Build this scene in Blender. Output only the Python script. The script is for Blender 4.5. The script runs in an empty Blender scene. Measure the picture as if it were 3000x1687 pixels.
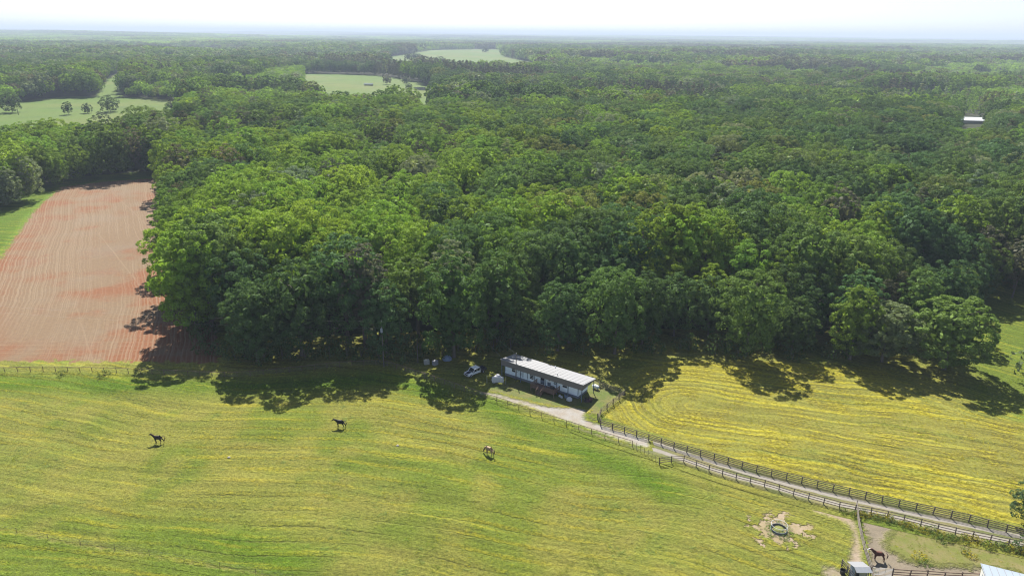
import bpy, bmesh, math, random
import numpy as np
from mathutils import Vector, Matrix

# ------------------------------------------------------------------ camera, sky, sun, exposure
scene = bpy.context.scene
COL = scene.collection
CAM_H = 68.0
PITCH, ROLL, FPX = math.atan((843.5 - 99) / 2050.0), math.radians(0.53), 2050.0
cam_data = bpy.data.cameras.new("camera")
cam_data.sensor_width = 36.0
cam_data.lens = FPX / 3000.0 * 36.0
cam_data.clip_start, cam_data.clip_end = 0.5, 90000.0
cam = bpy.data.objects.new("camera", cam_data)
COL.objects.link(cam)
_f = Vector((0, math.cos(PITCH), -math.sin(PITCH))); _r0 = Vector((1, 0, 0)); _u0 = _r0.cross(_f)
_r = math.cos(ROLL) * _r0 + math.sin(ROLL) * _u0
_u = -math.sin(ROLL) * _r0 + math.cos(ROLL) * _u0
cam.matrix_world = Matrix(((_r.x, _u.x, -_f.x, 0), (_r.y, _u.y, -_f.y, 0), (_r.z, _u.z, -_f.z, CAM_H), (0, 0, 0, 1)))
scene.camera = cam

SUN_EL, SUN_AZ = math.radians(47), math.radians(-7)      # azimuth measured from +Y towards +X
world = bpy.data.worlds.new("World"); scene.world = world; world.use_nodes = True
wn = world.node_tree.nodes; wl = world.node_tree.links
sky = wn.new("ShaderNodeTexSky"); sky.sky_type = 'NISHITA'; sky.sun_disc = False
sky.sun_elevation = SUN_EL; sky.sun_rotation = SUN_AZ
sky.air_density = 1.0; sky.dust_density = 0.7; sky.ozone_density = 1.0
_hs = wn.new("ShaderNodeHueSaturation"); _hs.inputs["Saturation"].default_value = 0.55          # thin high haze whitens the whole sky
wl.new(sky.outputs[0], _hs.inputs["Color"]); _tn = wn.new("ShaderNodeMix"); _tn.data_type = 'RGBA'; _tn.blend_type = 'MULTIPLY'; _tn.inputs[0].default_value = 1.0
_tn.inputs[7].default_value = (0.90, 1.0, 1.16, 1); wl.new(_hs.outputs[0], _tn.inputs[6])
wl.new(_tn.outputs[2], wn["Background"].inputs[0]); wn["Background"].inputs[1].default_value = 0.05

sun_data = bpy.data.lights.new("sun", 'SUN'); sun_data.energy = 5.0; sun_data.angle = math.radians(0.53)
sun_data.color = (1.0, 0.95, 0.86)
sun = bpy.data.objects.new("sun", sun_data); COL.objects.link(sun)
_s = Vector((math.cos(SUN_EL) * math.sin(SUN_AZ), math.cos(SUN_EL) * math.cos(SUN_AZ), math.sin(SUN_EL)))
sun.rotation_euler = _s.to_track_quat('Z', 'Y').to_euler()
sun.location = (0, 0, 200)

scene.view_settings.view_transform = 'Standard'; scene.view_settings.look = 'None'
scene.view_settings.exposure = 1.55; scene.view_settings.gamma = 1.0
scene.render.engine = 'CYCLES'
cy = scene.cycles
cy.max_bounces = 5; cy.diffuse_bounces = 2; cy.glossy_bounces = 2; cy.transmission_bounces = 3; cy.volume_bounces = 0
cy.transparent_max_bounces = 8; cy.sample_clamp_indirect = 6.0; cy.caustics_reflective = False; cy.caustics_refractive = False
cy.use_denoising = True; cy.pixel_filter_type = 'BLACKMAN_HARRIS'; cy.filter_width = 1.15

HAZE = 1.45e-4
rng = np.random.default_rng(7); random.seed(7)
PI = math.pi

# ------------------------------------------------------------------ measured ground positions (metres, x right, y away)
FENCE_UP = [(22.8, 124.6), (17.2, 117.3), (16.2, 115.8), (16.6, 112.8), (21.4, 110.1), (29.8, 104.8), (40.6, 98.9), (51.5, 93.7), (60.9, 89.7), (68.5, 86.6), (76.8, 82.2)]
FENCE_LOW = [(25.1, 100.8), (27.3, 101.4), (29.2, 101.7), (32.7, 99.2), (36.3, 97.1), (41.7, 94.5), (45.2, 92.3), (50.7, 89.4), (54.6, 88.2), (58.5, 86.7), (64.1, 84.0), (70.1, 81.9), (75.2, 79.9)]
FENCE_TPOST = [(21.4, 106.2), (22.8, 104.4), (24.0, 102.6), (25.1, 100.8)]
FENCE_PIPE = [(-111.9, 131.9), (-107.7, 132.2), (-97.9, 132.8), (-84.0, 132.5), (-73.4, 131.8), (-62.9, 131.0), (-56.2, 131.2), (-48.1, 133.2), (-40.2, 135.5), (-36.8, 136.4), (-31.3, 137.2), (-27.7, 137.4), (-25.8, 136.3), (-18.9, 131.9), (-12.4, 127.7), (-6.5, 123.9), (-1.5, 120.7), (3.9, 116.9), (9.2, 113.6), (14.3, 110.3), (21.4, 106.2)]
FENCE_WIRE = [(-76.0, 83.4), (-73.7, 82.9), (-62.7, 80.3), (-51.5, 78.3), (-40.5, 76.1), (-33.4, 74.5), (-28.5, 73.5)]
FENCE_PADDOCK = [(53.2, 89.7), (51.2, 84.4), (50.0, 80.5), (49.2, 77.3), (48.7, 75.3), (48.1, 73.5)]
FENCE_BOTTOM = [(51.4, 75.3), (53.6, 75.1), (55.8, 75.0), (58.0, 74.8), (60.2, 74.7), (62.5, 74.6)]
GATE = [(48.6, 75.5), (51.3, 75.2)]
FENCE_BACK = [(18.1, 128.0), (21.0, 126.0), (21.8, 125.5), (22.6, 124.5)]
GRAVEL = [(-6.5, 125.5), (-4.5, 125.3), (-1.3, 123.9), (2.5, 121.9), (7.2, 119.7), (10.3, 119.3), (12.1, 119.7), (14.7, 118.7), (13.8, 116.4), (14.0, 114.8), (15.8, 113.7), (19.3, 111.6), (24.7, 108.5), (24.1, 105.5), (19.5, 108.4), (14.2, 112.1), (10.0, 114.9), (4.1, 119.4), (-1.3, 122.4), (-5.8, 124.8)]
DRIVE = [(12.4, 114.8), (16.5, 111.7), (21.6, 108.4), (27.6, 104.8), (35.6, 99.4), (44.1, 94.7), (53.2, 90.6), (61.8, 87.1), (73.6, 82.6), (77.9, 81.0)]
DIRT_PATH = [(45.3, 91.9), (47.2, 91.3), (49.7, 89.7), (51.5, 88.4), (51.6, 87.6), (51.3, 85.6), (50.4, 82.6), (49.0, 78.7), (47.7, 75.3), (45.7, 75.2), (47.1, 78.6), (48.1, 80.2), (50.1, 83.8), (50.2, 85.8), (49.1, 87.1), (46.5, 88.6), (46.0, 90.1)]
DIRT_SHED = [(43.0, 77.1), (44.2, 76.9), (45.1, 76.0), (44.6, 74.8), (42.3, 74.8), (42.4, 76.2)]
PADDOCK = [(52.8, 87.9), (55.2, 87.5), (57.2, 85.5), (55.3, 84.1), (53.5, 82.0), (52.9, 80.3), (54.1, 79.2), (54.2, 78.1), (57.5, 77.3), (64.1, 76.8), (68.8, 76.2), (66.9, 73.4), (48.0, 73.2), (49.5, 77.3), (51.3, 82.2), (52.2, 86.3)]
FEEDER = (39.4, 84.4)
HAYFIELD = [(22.8, 124.6), (17.2, 117.3), (16.4, 115.6), (16.9, 112.8), (21.4, 110.1), (29.8, 104.8), (40.6, 98.9), (51.5, 93.7), (60.9, 89.7), (68.5, 86.6), (81.8, 79.8), (110.2, 108.5), (97.4, 116.5), (85.4, 118.2), (80.2, 127.0), (82.1, 137.8), (68.5, 140.9), (38.4, 142.0), (30.4, 140.1), (25.5, 133.4)]
REDFIELD = [(-121.5, 136.1), (-111.2, 137.2), (-96.5, 137.5), (-81.8, 137.8), (-69.7, 137.4), (-63.7, 137.1), (-68.3, 148.9), (-91.8, 197.7), (-133.7, 284.9), (-163.8, 338.8), (-169.9, 341.1), (-195.5, 329.8), (-207.5, 317.4), (-197.1, 288.6), (-187.7, 265.3), (-172.0, 232.1), (-161.4, 209.8), (-143.6, 168.7)]
LAWN = [(-4.6, 128.2), (1.0, 130.1), (17.8, 131.5), (23.0, 127.0), (16.7, 117.5), (16.1, 116.1), (14.1, 114.1), (9.9, 114.6), (2.5, 120.4), (-4.5, 125.2)]
OPEN_NEAR = [(-221.1, 258.7), (-206.2, 274.8), (-197.1, 278.7), (-208.9, 308.4), (-204.8, 331.8), (-182.3, 345.8), (-169.7, 345.5), (-141.4, 284.6), (-108.0, 210.7), (-86.1, 170.1), (-69.3, 143.3), (-59.4, 137.6), (-44.8, 138.6), (-30.3, 141.3), (-19.0, 142.6), (-1.4, 146.2), (9.5, 145.0), (27.3, 144.3), (39.2, 145.6), (58.6, 145.3), (73.4, 143.5), (83.4, 146.6), (95.5, 151.6), (105.6, 157.9), (117.6, 168.0), (128.6, 175.5), (143.3, 183.7), (166.8, 195.8), (140, 150), (140, 30), (-160, 30), (-200, 120)]
FIELD_LEFT = [(-280.2, 358.8), (-273.5, 379.1), (-258.2, 389.4), (-242.1, 403.5), (-233.9, 444.3), (-224.8, 470.5), (-228.4, 493.5), (-323.5, 699.1), (-368.7, 723.4), (-391.5, 721.1), (-421.4, 725.6), (-447.3, 722.9), (-457.9, 686.1), (-467.4, 652.8), (-487.7, 630.0)]
CUT = [(-354.9, 613.6), (-335.9, 615.2), (-474.3, 884.8), (-603.0, 1159.5), (-673.2, 1274.8), (-615.7, 1129.2), (-547.3, 980.6), (-415.5, 718.7)]
FIELD_MID = [(-210.3, 722.2), (-160.3, 673.9), (-117.4, 646.6), (-81.4, 650.8), (-79.0, 683.9), (-104.0, 930.6), (-136.0, 1052.2), (-228.0, 1201.0), (-291.2, 1231.0), (-353.9, 1220.6)]
POND = [(-129.7, 939.2), (-116.8, 900.6), (-105.3, 896.5), (-108.1, 936.0), (-120.7, 952.5)]
FIELD_FAR = [(-229.4, 1311.0), (-169.2, 1421.8), (-61.0, 1236.3), (30.3, 1204.8), (40.8, 1270.7), (51.2, 1721.1), (-6.2, 2135.9), (-39.6, 2354.9), (-56.4, 3174.2), (-190.0, 3253.0), (-321.7, 2943.6), (-336.5, 2451.9), (-366.2, 2155.9)]
FIELD_YEL = [(186.3, 450.0), (190.7, 448.4), (300.2, 706.8), (293.2, 709.5)]
POULTRY = [(239.3, 392.8), (264.0, 394.7), (435.0, 655.2), (409.5, 670.1)]
POULTRY_C = (393.3, 615.2)
BARN_FAR = (-191.3, 955.9)
STONES = [(-19.8, 105.8), (-47.8, 101.7)]
HORSES = [(-61.7, 105.9), (-31.1, 111.6), (-3.6, 103.2), (51.0, 78.3)]
FTREES = [(-420.1, 600.1), (-368.1, 591.6), (-358.6, 602.7), (-345.7, 614.4), (-298.6, 626.7)]
POLES = [(-27.6, 136.7), (-20.5, 138.7), (1.0, 130.8)]
TRUCK = [(-9.3, 131.9), (-7.2, 134.0)]
SHEET = [(-3.8, 128.6), (-1.6, 129.5), (-5.0, 129.3), (-1.4, 129.7)]
TREE_R = (74.8, 84.7)
SHRUB_R = (109.2, 132.8)
STANDOUT = [(-12.8, 141.6), (23.4, 144.2), (53.0, 143.8), (76.0, 142.5)]
BIGTREES = [(94.0, 136.4), (85.1, 137.9), (56.9, 140.3), (23.8, 141.4)]
SHED = [(45.4, 75.6), (48.4, 75.5)]
BARN = [(63.2, 75.1), (67.9, 73.5)]
TUB = [(44.9, 75.7)]
CLUTTER = [(-18.5, 138.1), (-16.6, 137.8), (-14.2, 140.2), (17.3, 128.4)]
WEEDS = [(53.4, 88.2), (54.8, 87.6), (56.7, 86.6), (58.6, 85.5), (60.7, 84.3), (61.9, 83.5), (63.9, 82.9), (66.3, 82.3), (70.0, 80.9), (72.1, 80.2), (57.1, 79.1), (57.0, 77.6), (64.2, 80.1), (64.4, 79.3), (62.3, 82.4)]
LUSH1 = [(-108.8, 127.7), (-90.4, 127.3), (-72.9, 127.2), (-55.3, 126.5), (-38.6, 129.1), (-24.8, 130.9), (-14.9, 125.1)]
LUSH2 = [(-5.1, 121.2), (-1.1, 116.7), (4.0, 110.7), (12.1, 104.7), (20.1, 98.8), (25.2, 93.3)]
LUSH3 = [(-53.8, 82.6), (-40.7, 80.6), (-29.9, 76.6)]
FENCEROW = [(25.3, 123.1), (81.4, 122.8)]
BARNROOF = [(61.9, 74.3), (66.3, 72.4), (61.5, 72.2)]
SHEDROOF = [(45.1, 75.6), (47.2, 75.6), (47.6, 74.4), (45.5, 74.4), (45.6, 74.2), (47.6, 74.2)]
MOWSEG = [(35.5, 120.6), (107.4, 98.2)]
PADGRASS = [(52.7, 88.0), (55.5, 87.6), (58.4, 85.1), (65.1, 82.6), (70.4, 80.5), (73.6, 79.5), (69.4, 73.5), (48.0, 73.2), (49.5, 77.3), (51.1, 82.2)]
PONDGAP = [(-76.6, 532.5), (-59.8, 534.5), (-105.4, 973.3), (-136.9, 969.2)]

# ------------------------------------------------------------------ helpers
def sstep(a, b, t):
    t = np.clip((t - a) / (b - a), 0, 1); return t * t * (3 - 2 * t)

def terrain(x, y):
    x = np.asarray(x, float); y = np.asarray(y, float); r = np.hypot(x, y)
    s1 = sstep(430, 1000, r) * (1 - 0.5 * sstep(2500, 5000, r)); s2 = sstep(3200, 9000, r); s3 = sstep(9000, 22000, r)
    h = s1 * (3.5 * np.sin(x / 210 + 1) * np.cos(y / 260) + 2.5 * np.sin((x + y) / 330))
    h = h + s2 * (16 * np.sin(x / 1900 + .6) * np.sin(y / 1500) + 11 * np.sin(x / 900 + y / 1300 + 1))
    h = h + s3 * (24 + 14 * np.sin(x / 3100 + 2.2) + 9 * np.sin(x / 1300 + y / 4000) - x / 1500)
    return h

def tz(x, y): return float(terrain(x, y))

def inside(poly, X, Y):
    p = np.asarray(poly, float); res = np.zeros(np.shape(X), bool); n = len(p)
    for i in range(n):
        x1, y1 = p[i]; x2, y2 = p[(i + 1) % n]
        if y1 == y2: continue
        c = ((y1 > Y) != (y2 > Y)) & (X < (x2 - x1) * (Y - y1) / (y2 - y1) + x1)
        res ^= c
    return res

def linedist(pts, X, Y, closed=False):
    p = np.asarray(pts, float); d = np.full(np.shape(X), 1e9); n = len(p)
    for i in range(n if closed else n - 1):
        a = p[i]; b = p[(i + 1) % n]; ab = b - a; L = max((ab ** 2).sum(), 1e-9)
        t = np.clip(((X - a[0]) * ab[0] + (Y - a[1]) * ab[1]) / L, 0, 1)
        d = np.minimum(d, np.hypot(X - a[0] - t * ab[0], Y - a[1] - t * ab[1]))
    return d

def sdist(poly, X, Y):
    d = linedist(poly, X, Y, True); return np.where(inside(poly, X, Y), d, -d)

def vnoise(X, Y, s, seed=0):
    """smooth value noise 0..1, feature size s metres"""
    X = np.asarray(X, float) / s; Y = np.asarray(Y, float) / s
    xi = np.floor(X).astype(np.int64); yi = np.floor(Y).astype(np.int64); fx = X - xi; fy = Y - yi
    fx = fx * fx * (3 - 2 * fx); fy = fy * fy * (3 - 2 * fy)
    def hsh(a, b):
        h = (a * 374761393 + b * 668265263 + seed * 974711) & 0x7fffffff
        h = ((h ^ (h >> 13)) * 1274126177) & 0x7fffffff
        return ((h ^ (h >> 16)) & 0xffff) / 65535.0
    return (hsh(xi, yi) * (1 - fx) + hsh(xi + 1, yi) * fx) * (1 - fy) + (hsh(xi, yi + 1) * (1 - fx) + hsh(xi + 1, yi + 1) * fx) * fy

class S:                                             # a node socket with arithmetic
    def __init__(s, nt, sock): s.nt = nt; s.k = sock
    def _m(s, op, o, swap=False):
        n = s.nt.nodes.new("ShaderNodeMath"); n.operation = op
        a, b = (o, s) if swap else (s, o)
        for i, v in enumerate((a, b)):
            if v is None: continue
            if isinstance(v, S): s.nt.links.new(v.k, n.inputs[i])
            else: n.inputs[i].default_value = v
        return S(s.nt, n.outputs[0])
    def __add__(s, o): return s._m('ADD', o)
    __radd__ = __add__
    def __sub__(s, o): return s._m('SUBTRACT', o)
    def __rsub__(s, o): return s._m('SUBTRACT', o, True)
    def __mul__(s, o): return s._m('MULTIPLY', o)
    __rmul__ = __mul__
    def __truediv__(s, o): return s._m('DIVIDE', o)
    def __pow__(s, o): return s._m('POWER', o)
    def fn(s, op, o=None): return s._m(op, o)
    def step(s, a, b):
        n = s.nt.nodes.new("ShaderNodeMapRange"); n.interpolation_type = 'SMOOTHSTEP'
        s.nt.links.new(s.k, n.inputs[0]); n.inputs[1].default_value = a; n.inputs[2].default_value = b
        return S(s.nt, n.outputs[0])

class M:                                             # a material under construction
    def __init__(s, name):
        s.m = bpy.data.materials.new(name); s.m.use_nodes = True
        s.nt = s.m.node_tree; s.bsdf = s.nt.nodes["Principled BSDF"]; s.out = s.nt.nodes["Material Output"]
        s._p = None
    def node(s, t): return s.nt.nodes.new(t)
    def pos(s):
        if s._p is None:
            g = s.node("ShaderNodeNewGeometry"); s._g = g; s._p = g.outputs["Position"]
            x = s.node("ShaderNodeSeparateXYZ"); s.nt.links.new(s._p, x.inputs[0]); s._xyz = [S(s.nt, o) for o in x.outputs]
        return s._p
    def xyz(s): s.pos(); return s._xyz
    def objco(s): return s.node("ShaderNodeTexCoord").outputs["Object"]
    def vec(s, *c):
        n = s.node("ShaderNodeCombineXYZ")
        for i, v in enumerate(c):
            if isinstance(v, S): s.nt.links.new(v.k, n.inputs[i])
            else: n.inputs[i].default_value = v
        return n.outputs[0]
    def noise(s, scale, detail=2, vec=None, rough=.55):
        n = s.node("ShaderNodeTexNoise"); n.inputs["Scale"].default_value = scale; n.inputs["Detail"].default_value = detail
        n.inputs["Roughness"].default_value = rough
        s.nt.links.new(vec if vec is not None else s.pos(), n.inputs["Vector"]); return S(s.nt, n.outputs[0])
    def attr(s, name, typ='GEOMETRY', out="Fac"):
        n = s.node("ShaderNodeAttribute"); n.attribute_name = name; n.attribute_type = typ; return S(s.nt, n.outputs[out])
    def mix(s, fac, a, b, mode='MIX'):
        n = s.node("ShaderNodeMix"); n.data_type = 'RGBA'; n.blend_type = mode
        for sock, v in ((n.inputs[0], fac), (n.inputs[6], a), (n.inputs[7], b)):
            if isinstance(v, S): s.nt.links.new(v.k, sock)
            elif isinstance(v, (int, float)): sock.default_value = v if sock == n.inputs[0] else (v, v, v, 1)
            else: sock.default_value = (*v, 1)
        return S(s.nt, n.outputs[2])
    def base(s, c, rough=.8, spec=.2, k=None):
        if k: c = s.mix(1.0, c, (k, k, k), 'MULTIPLY')
        if isinstance(c, S): s.nt.links.new(c.k, s.bsdf.inputs["Base Color"])
        else: s.bsdf.inputs["Base Color"].default_value = (*c, 1)
        s.bsdf.inputs["Roughness"].default_value = rough; s.bsdf.inputs["Specular IOR Level"].default_value = spec
    def bump(s, h, dist=.1, strength=1.0):
        n = s.node("ShaderNodeBump"); n.inputs["Distance"].default_value = dist; n.inputs["Strength"].default_value = strength
        s.nt.links.new(h.k, n.inputs["Height"]); s.nt.links.new(n.outputs[0], s.bsdf.inputs["Normal"])

def simple(name, col, rough=.7, spec=.3, var=.12, scale=2.0, metal=0.0):
    m = M(name); n = m.noise(scale, 3, m.objco()); n2 = m.noise(scale * 7, 2, m.objco())
    k = (n * .7 + n2 * .3 - .5) * (2 * var * 2) + 1.0
    m.base(m.mix(1.0, col, m.vecmul(k), 'MULTIPLY'), rough, spec); m.bsdf.inputs["Metallic"].default_value = metal
    return m.m
def _vecmul(s, k): return S(s.nt, s.vec(k, k, k))
M.vecmul = _vecmul

def mesh(name, verts, faces, mat=None, smooth=False):
    me = bpy.data.meshes.new(name); me.from_pydata([tuple(v) for v in verts], [], faces); me.update()
    for x in (mat if isinstance(mat, (list, tuple)) else [mat]):
        if x is not None: me.materials.append(x)
    if smooth: me.polygons.foreach_set("use_smooth", [True] * len(me.polygons))
    return me

def fastmesh(name, V, Q, mat=None, attrs=None):
    """V (n,3), Q (m,4) quads"""
    me = bpy.data.meshes.new(name); V = np.asarray(V, np.float32); Q = np.asarray(Q, np.int32)
    me.vertices.add(len(V)); me.vertices.foreach_set("co", V.ravel())
    k = Q.shape[1]
    me.loops.add(Q.size); me.loops.foreach_set("vertex_index", Q.ravel())
    me.polygons.add(len(Q)); me.polygons.foreach_set("loop_start", np.arange(0, Q.size, k, dtype=np.int32))
    me.update(calc_edges=True)
    for nme, v in (attrs or {}).items():
        a = me.attributes.new(nme, 'FLOAT', 'POINT'); a.data.foreach_set("value", np.asarray(v, np.float32))
    for x in (mat if isinstance(mat, (list, tuple)) else [mat]):
        if x is not None: me.materials.append(x)
    return me

def obj(name, me, parent=None, loc=None, rot=None, scl=None):
    o = bpy.data.objects.new(name, me); COL.objects.link(o)
    if parent: o.parent = parent
    if loc is not None: o.location = loc
    if rot is not None: o.rotation_euler = rot if hasattr(rot, '__len__') else (0, 0, rot)
    if scl is not None: o.scale = scl if hasattr(scl, '__len__') else (scl, scl, scl)
    return o
def tag(o, label, cat, group=None):
    o["label"] = label; o["category"] = cat
    if group: o["group"] = group
    return o
def thing(name, label, cat, loc=(0, 0, 0), rot=0, group=None):
    return tag(obj(name, None, None, loc, rot), label, cat, group)
def struct(o, kind="structure"): o["kind"] = kind; return o

class B:                                             # collects boxes / tubes into one mesh
    def __init__(s): s.v = []; s.f = []
    def box(s, c, d, rot=0, tilt=None):
        c = Vector(c); R = Matrix.Rotation(rot, 3, 'Z')
        if tilt: R = R @ Matrix.Rotation(tilt[1], 3, tilt[0])
        n = len(s.v)
        for z in (-.5, .5):
            for x, y in ((-.5, -.5), (.5, -.5), (.5, .5), (-.5, .5)):
                s.v.append(c + R @ Vector((x * d[0], y * d[1], z * d[2])))
        s.f += [[n + i for i in q] for q in ((3, 2, 1, 0), (4, 5, 6, 7), (0, 1, 5, 4), (1, 2, 6, 5), (2, 3, 7, 6), (3, 0, 4, 7))]
        return s
    def tube(s, pts, rads, k=8, caps=True):
        pts = [Vector(p) for p in pts]; n = len(s.v)
        if not hasattr(rads, '__len__'): rads = [rads] * len(pts)
        for i, p in enumerate(pts):
            t = (pts[min(i + 1, len(pts) - 1)] - pts[max(i - 1, 0)]).normalized()
            a = t.cross(Vector((0, 0, 1)) if abs(t.z) < .9 else Vector((1, 0, 0))).normalized(); b = t.cross(a)
            for j in range(k):
                th = 2 * PI * j / k; s.v.append(p + (a * math.cos(th) + b * math.sin(th)) * rads[i])
        for i in range(len(pts) - 1):
            for j in range(k):
                a = n + i * k + j; b = n + i * k + (j + 1) % k; s.f.append([a, b, b + k, a + k])
        if caps:
            s.f.append([n + j for j in range(k)]); s.f.append([n + (len(pts) - 1) * k + j for j in range(k)][::-1])
        return s
    def prism(s, prof, y0, y1):                      # profile in x,z extruded along y
        n = len(s.v); m = len(prof)
        for y in (y0, y1):
            for p in prof: s.v.append(Vector((p[0], y, p[1])))
        s.f.append(list(range(n, n + m))); s.f.append(list(range(n + m, n + 2 * m))[::-1])
        for i in range(m): s.f.append([n + i, n + m + i, n + m + (i + 1) % m, n + (i + 1) % m])
        return s
    def quad(s, *p):
        n = len(s.v); s.v += [Vector(q) for q in p]; s.f.append(list(range(n, n + len(p)))); return s
    def me(s, name, mat, bevel=0, smooth=False):
        m = mesh(name, s.v, s.f, mat, smooth)
        bm = bmesh.new(); bm.from_mesh(m); bmesh.ops.recalc_face_normals(bm, faces=bm.faces)
        if bevel: bmesh.ops.bevel(bm, geom=list(bm.edges), offset=bevel, segments=1, affect='EDGES', clamp_overlap=True)
        bm.to_mesh(m); bm.free(); return m
    def build(s, name, mat, parent=None, bevel=0, smooth=False, **k):
        return obj(name, s.me(name, mat, bevel, smooth), parent, **k)

GK = 0.58                                             # common reflectance scale of soil and grass
# ------------------------------------------------------------------ ground: colours as functions of world position
def lush(X, Y):
    g = np.exp(-(linedist(LUSH1, X, Y) / 4.2) ** 2) * .95
    g = np.maximum(g, np.exp(-(linedist(LUSH2, X, Y) / 3.6) ** 2) * .9)
    g = np.maximum(g, np.exp(-(linedist(LUSH3, X, Y) / 5) ** 2) * .75)
    w = np.asarray(FENCE_WIRE); below = Y < np.interp(X, w[:, 0], w[:, 1])
    g = np.maximum(g, np.where(below & (X < -25), .6, 0))
    g = np.maximum(g, sstep(-120, -150, X) * sstep(150, 190, Y))
    g = np.maximum(g, sstep(95, 105, X) * .6 * sstep(100, 112, Y))
    n = vnoise(X, Y, 9, 3) * .6 + vnoise(X, Y, 2.6, 4) * .4
    patch = sstep(.62, .82, vnoise(X, Y, 14, 9) * .7 + vnoise(X, Y, 4, 11) * .3) * .55
    return np.clip(np.maximum(g * (.68 + .75 * n), patch), 0, 1)

SEG_A, SEG_B = np.asarray(MOWSEG[0]), np.asarray(MOWSEG[1])
def field_uv(m):
    """pasture mowing coordinate in metres across the swaths (nodes)"""
    x, y, z = m.xyz()
    n = m.noise(.03, 1)
    q = (x + 6).fn('MAXIMUM', 0.0)
    return y + x * .15 + q * q * .0045 + (x * .085 + 1.0).fn('SINE') * 1.6 + (n - .5) * 9.0

def swaths(m, v, period):
    """dark cut line, thatch band and flower band from a coordinate across the swaths"""
    s = v * (1.0 / period); fr = s.fn('FRACT')
    along = m.noise(.07, 3); a2 = m.noise(.3, 3)
    return s, fr, along, a2

def pasture_colour(m, flowers=.5):
    x, y, z = m.xyz()
    big = m.noise(.022, 3); mid = m.noise(.16, 4, rough=.6); fine = m.noise(1.7, 5, rough=.7); grit = m.noise(6.0, 3, rough=.7)
    v = field_uv(m); wob = m.noise(.9, 3)
    v2 = v + (wob - .5) * .9
    fr = (v2 * (1 / 3.1)).fn('FRACT')
    gate = m.noise(.045, 3)
    ln = (1.0 - (fr - .5).fn('ABSOLUTE').step(.02, .075)) * (gate + (mid - .5) * .6).step(.42, .66)
    fr2 = ((v2 + (mid - .5) * 1.2) * (1 / 1.45)).fn('FRACT')
    ln2 = (1.0 - (fr2 - .5).fn('ABSOLUTE').step(.03, .16)) * mid.step(.42, .66)
    fl = (fr - .1).step(.40, .52) * (1.0 - (fr - .1).step(.62, .8)) * m.noise(.06, 4, m.vec(x * 1.0, y * 1.0, 7.3)).step(.5 - .12 * flowers, .62)
    fl = (fl * .65 + (mid * .5 + fine * .5).step(.52, .66) * big.step(.4, .6) * .45) * flowers * fine.step(.32, .55)
    c = m.mix(mid.step(.3, .7), (.248, .240, .050), (.192, .230, .036))
    c = m.mix(big.step(.35, .62) * .55, c, (.265, .252, .048))
    weeds = m.noise(.5, 4, m.vec(x, y, 3.1), rough=.65).step(.58, .70)
    c = m.mix(weeds * .5, c, (.105, .175, .035))
    c = m.mix(m.attr("lush") * (fine * .5 + .75), c, (.105, .185, .012))
    c = m.mix(ln2 * .20, c, (.125, .125, .040))
    c = m.mix(ln * .42, c, (.115, .110, .032))
    c = m.mix(fl.fn('MINIMUM', 1.0), c, (.42, .34, .012))
    st = m.noise(1.0, 3, m.vec(v2 * .55, x * .035 + y * .01, 2.0), rough=.6); st2 = m.noise(1.0, 2, m.vec(v2 * 1.6, x * .06, 8.0), rough=.6)
    c = m.mix(st.step(.56, .70) * .5 * flowers * 1.6, c, (.36, .31, .022))
    k = (fine - .5) * 1.75 + (grit - .5) * 1.1 + (st - .5) * 1.0 + (st2 - .5) * 1.0 + 1.0
    c = m.mix(1.0, c, m.vecmul(k), 'MULTIPLY')
    h = fine * 1.2 + grit * .6 - ln * .3 + fl * .35 + weeds * .3
    return c, h

def soft_edge(m, lo=-.8, hi=.8, amp=1.6, scale=.8):
    n = m.noise(scale, 4, rough=.65)
    return (m.attr("edge") + (n - .5) * amp * 2).step(lo, hi)

def mat_pasture():
    m = M("pasture_grass"); c, h = pasture_colour(m); m.base(c, .95, .1, GK); m.bump(h, .35); return m.m

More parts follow.
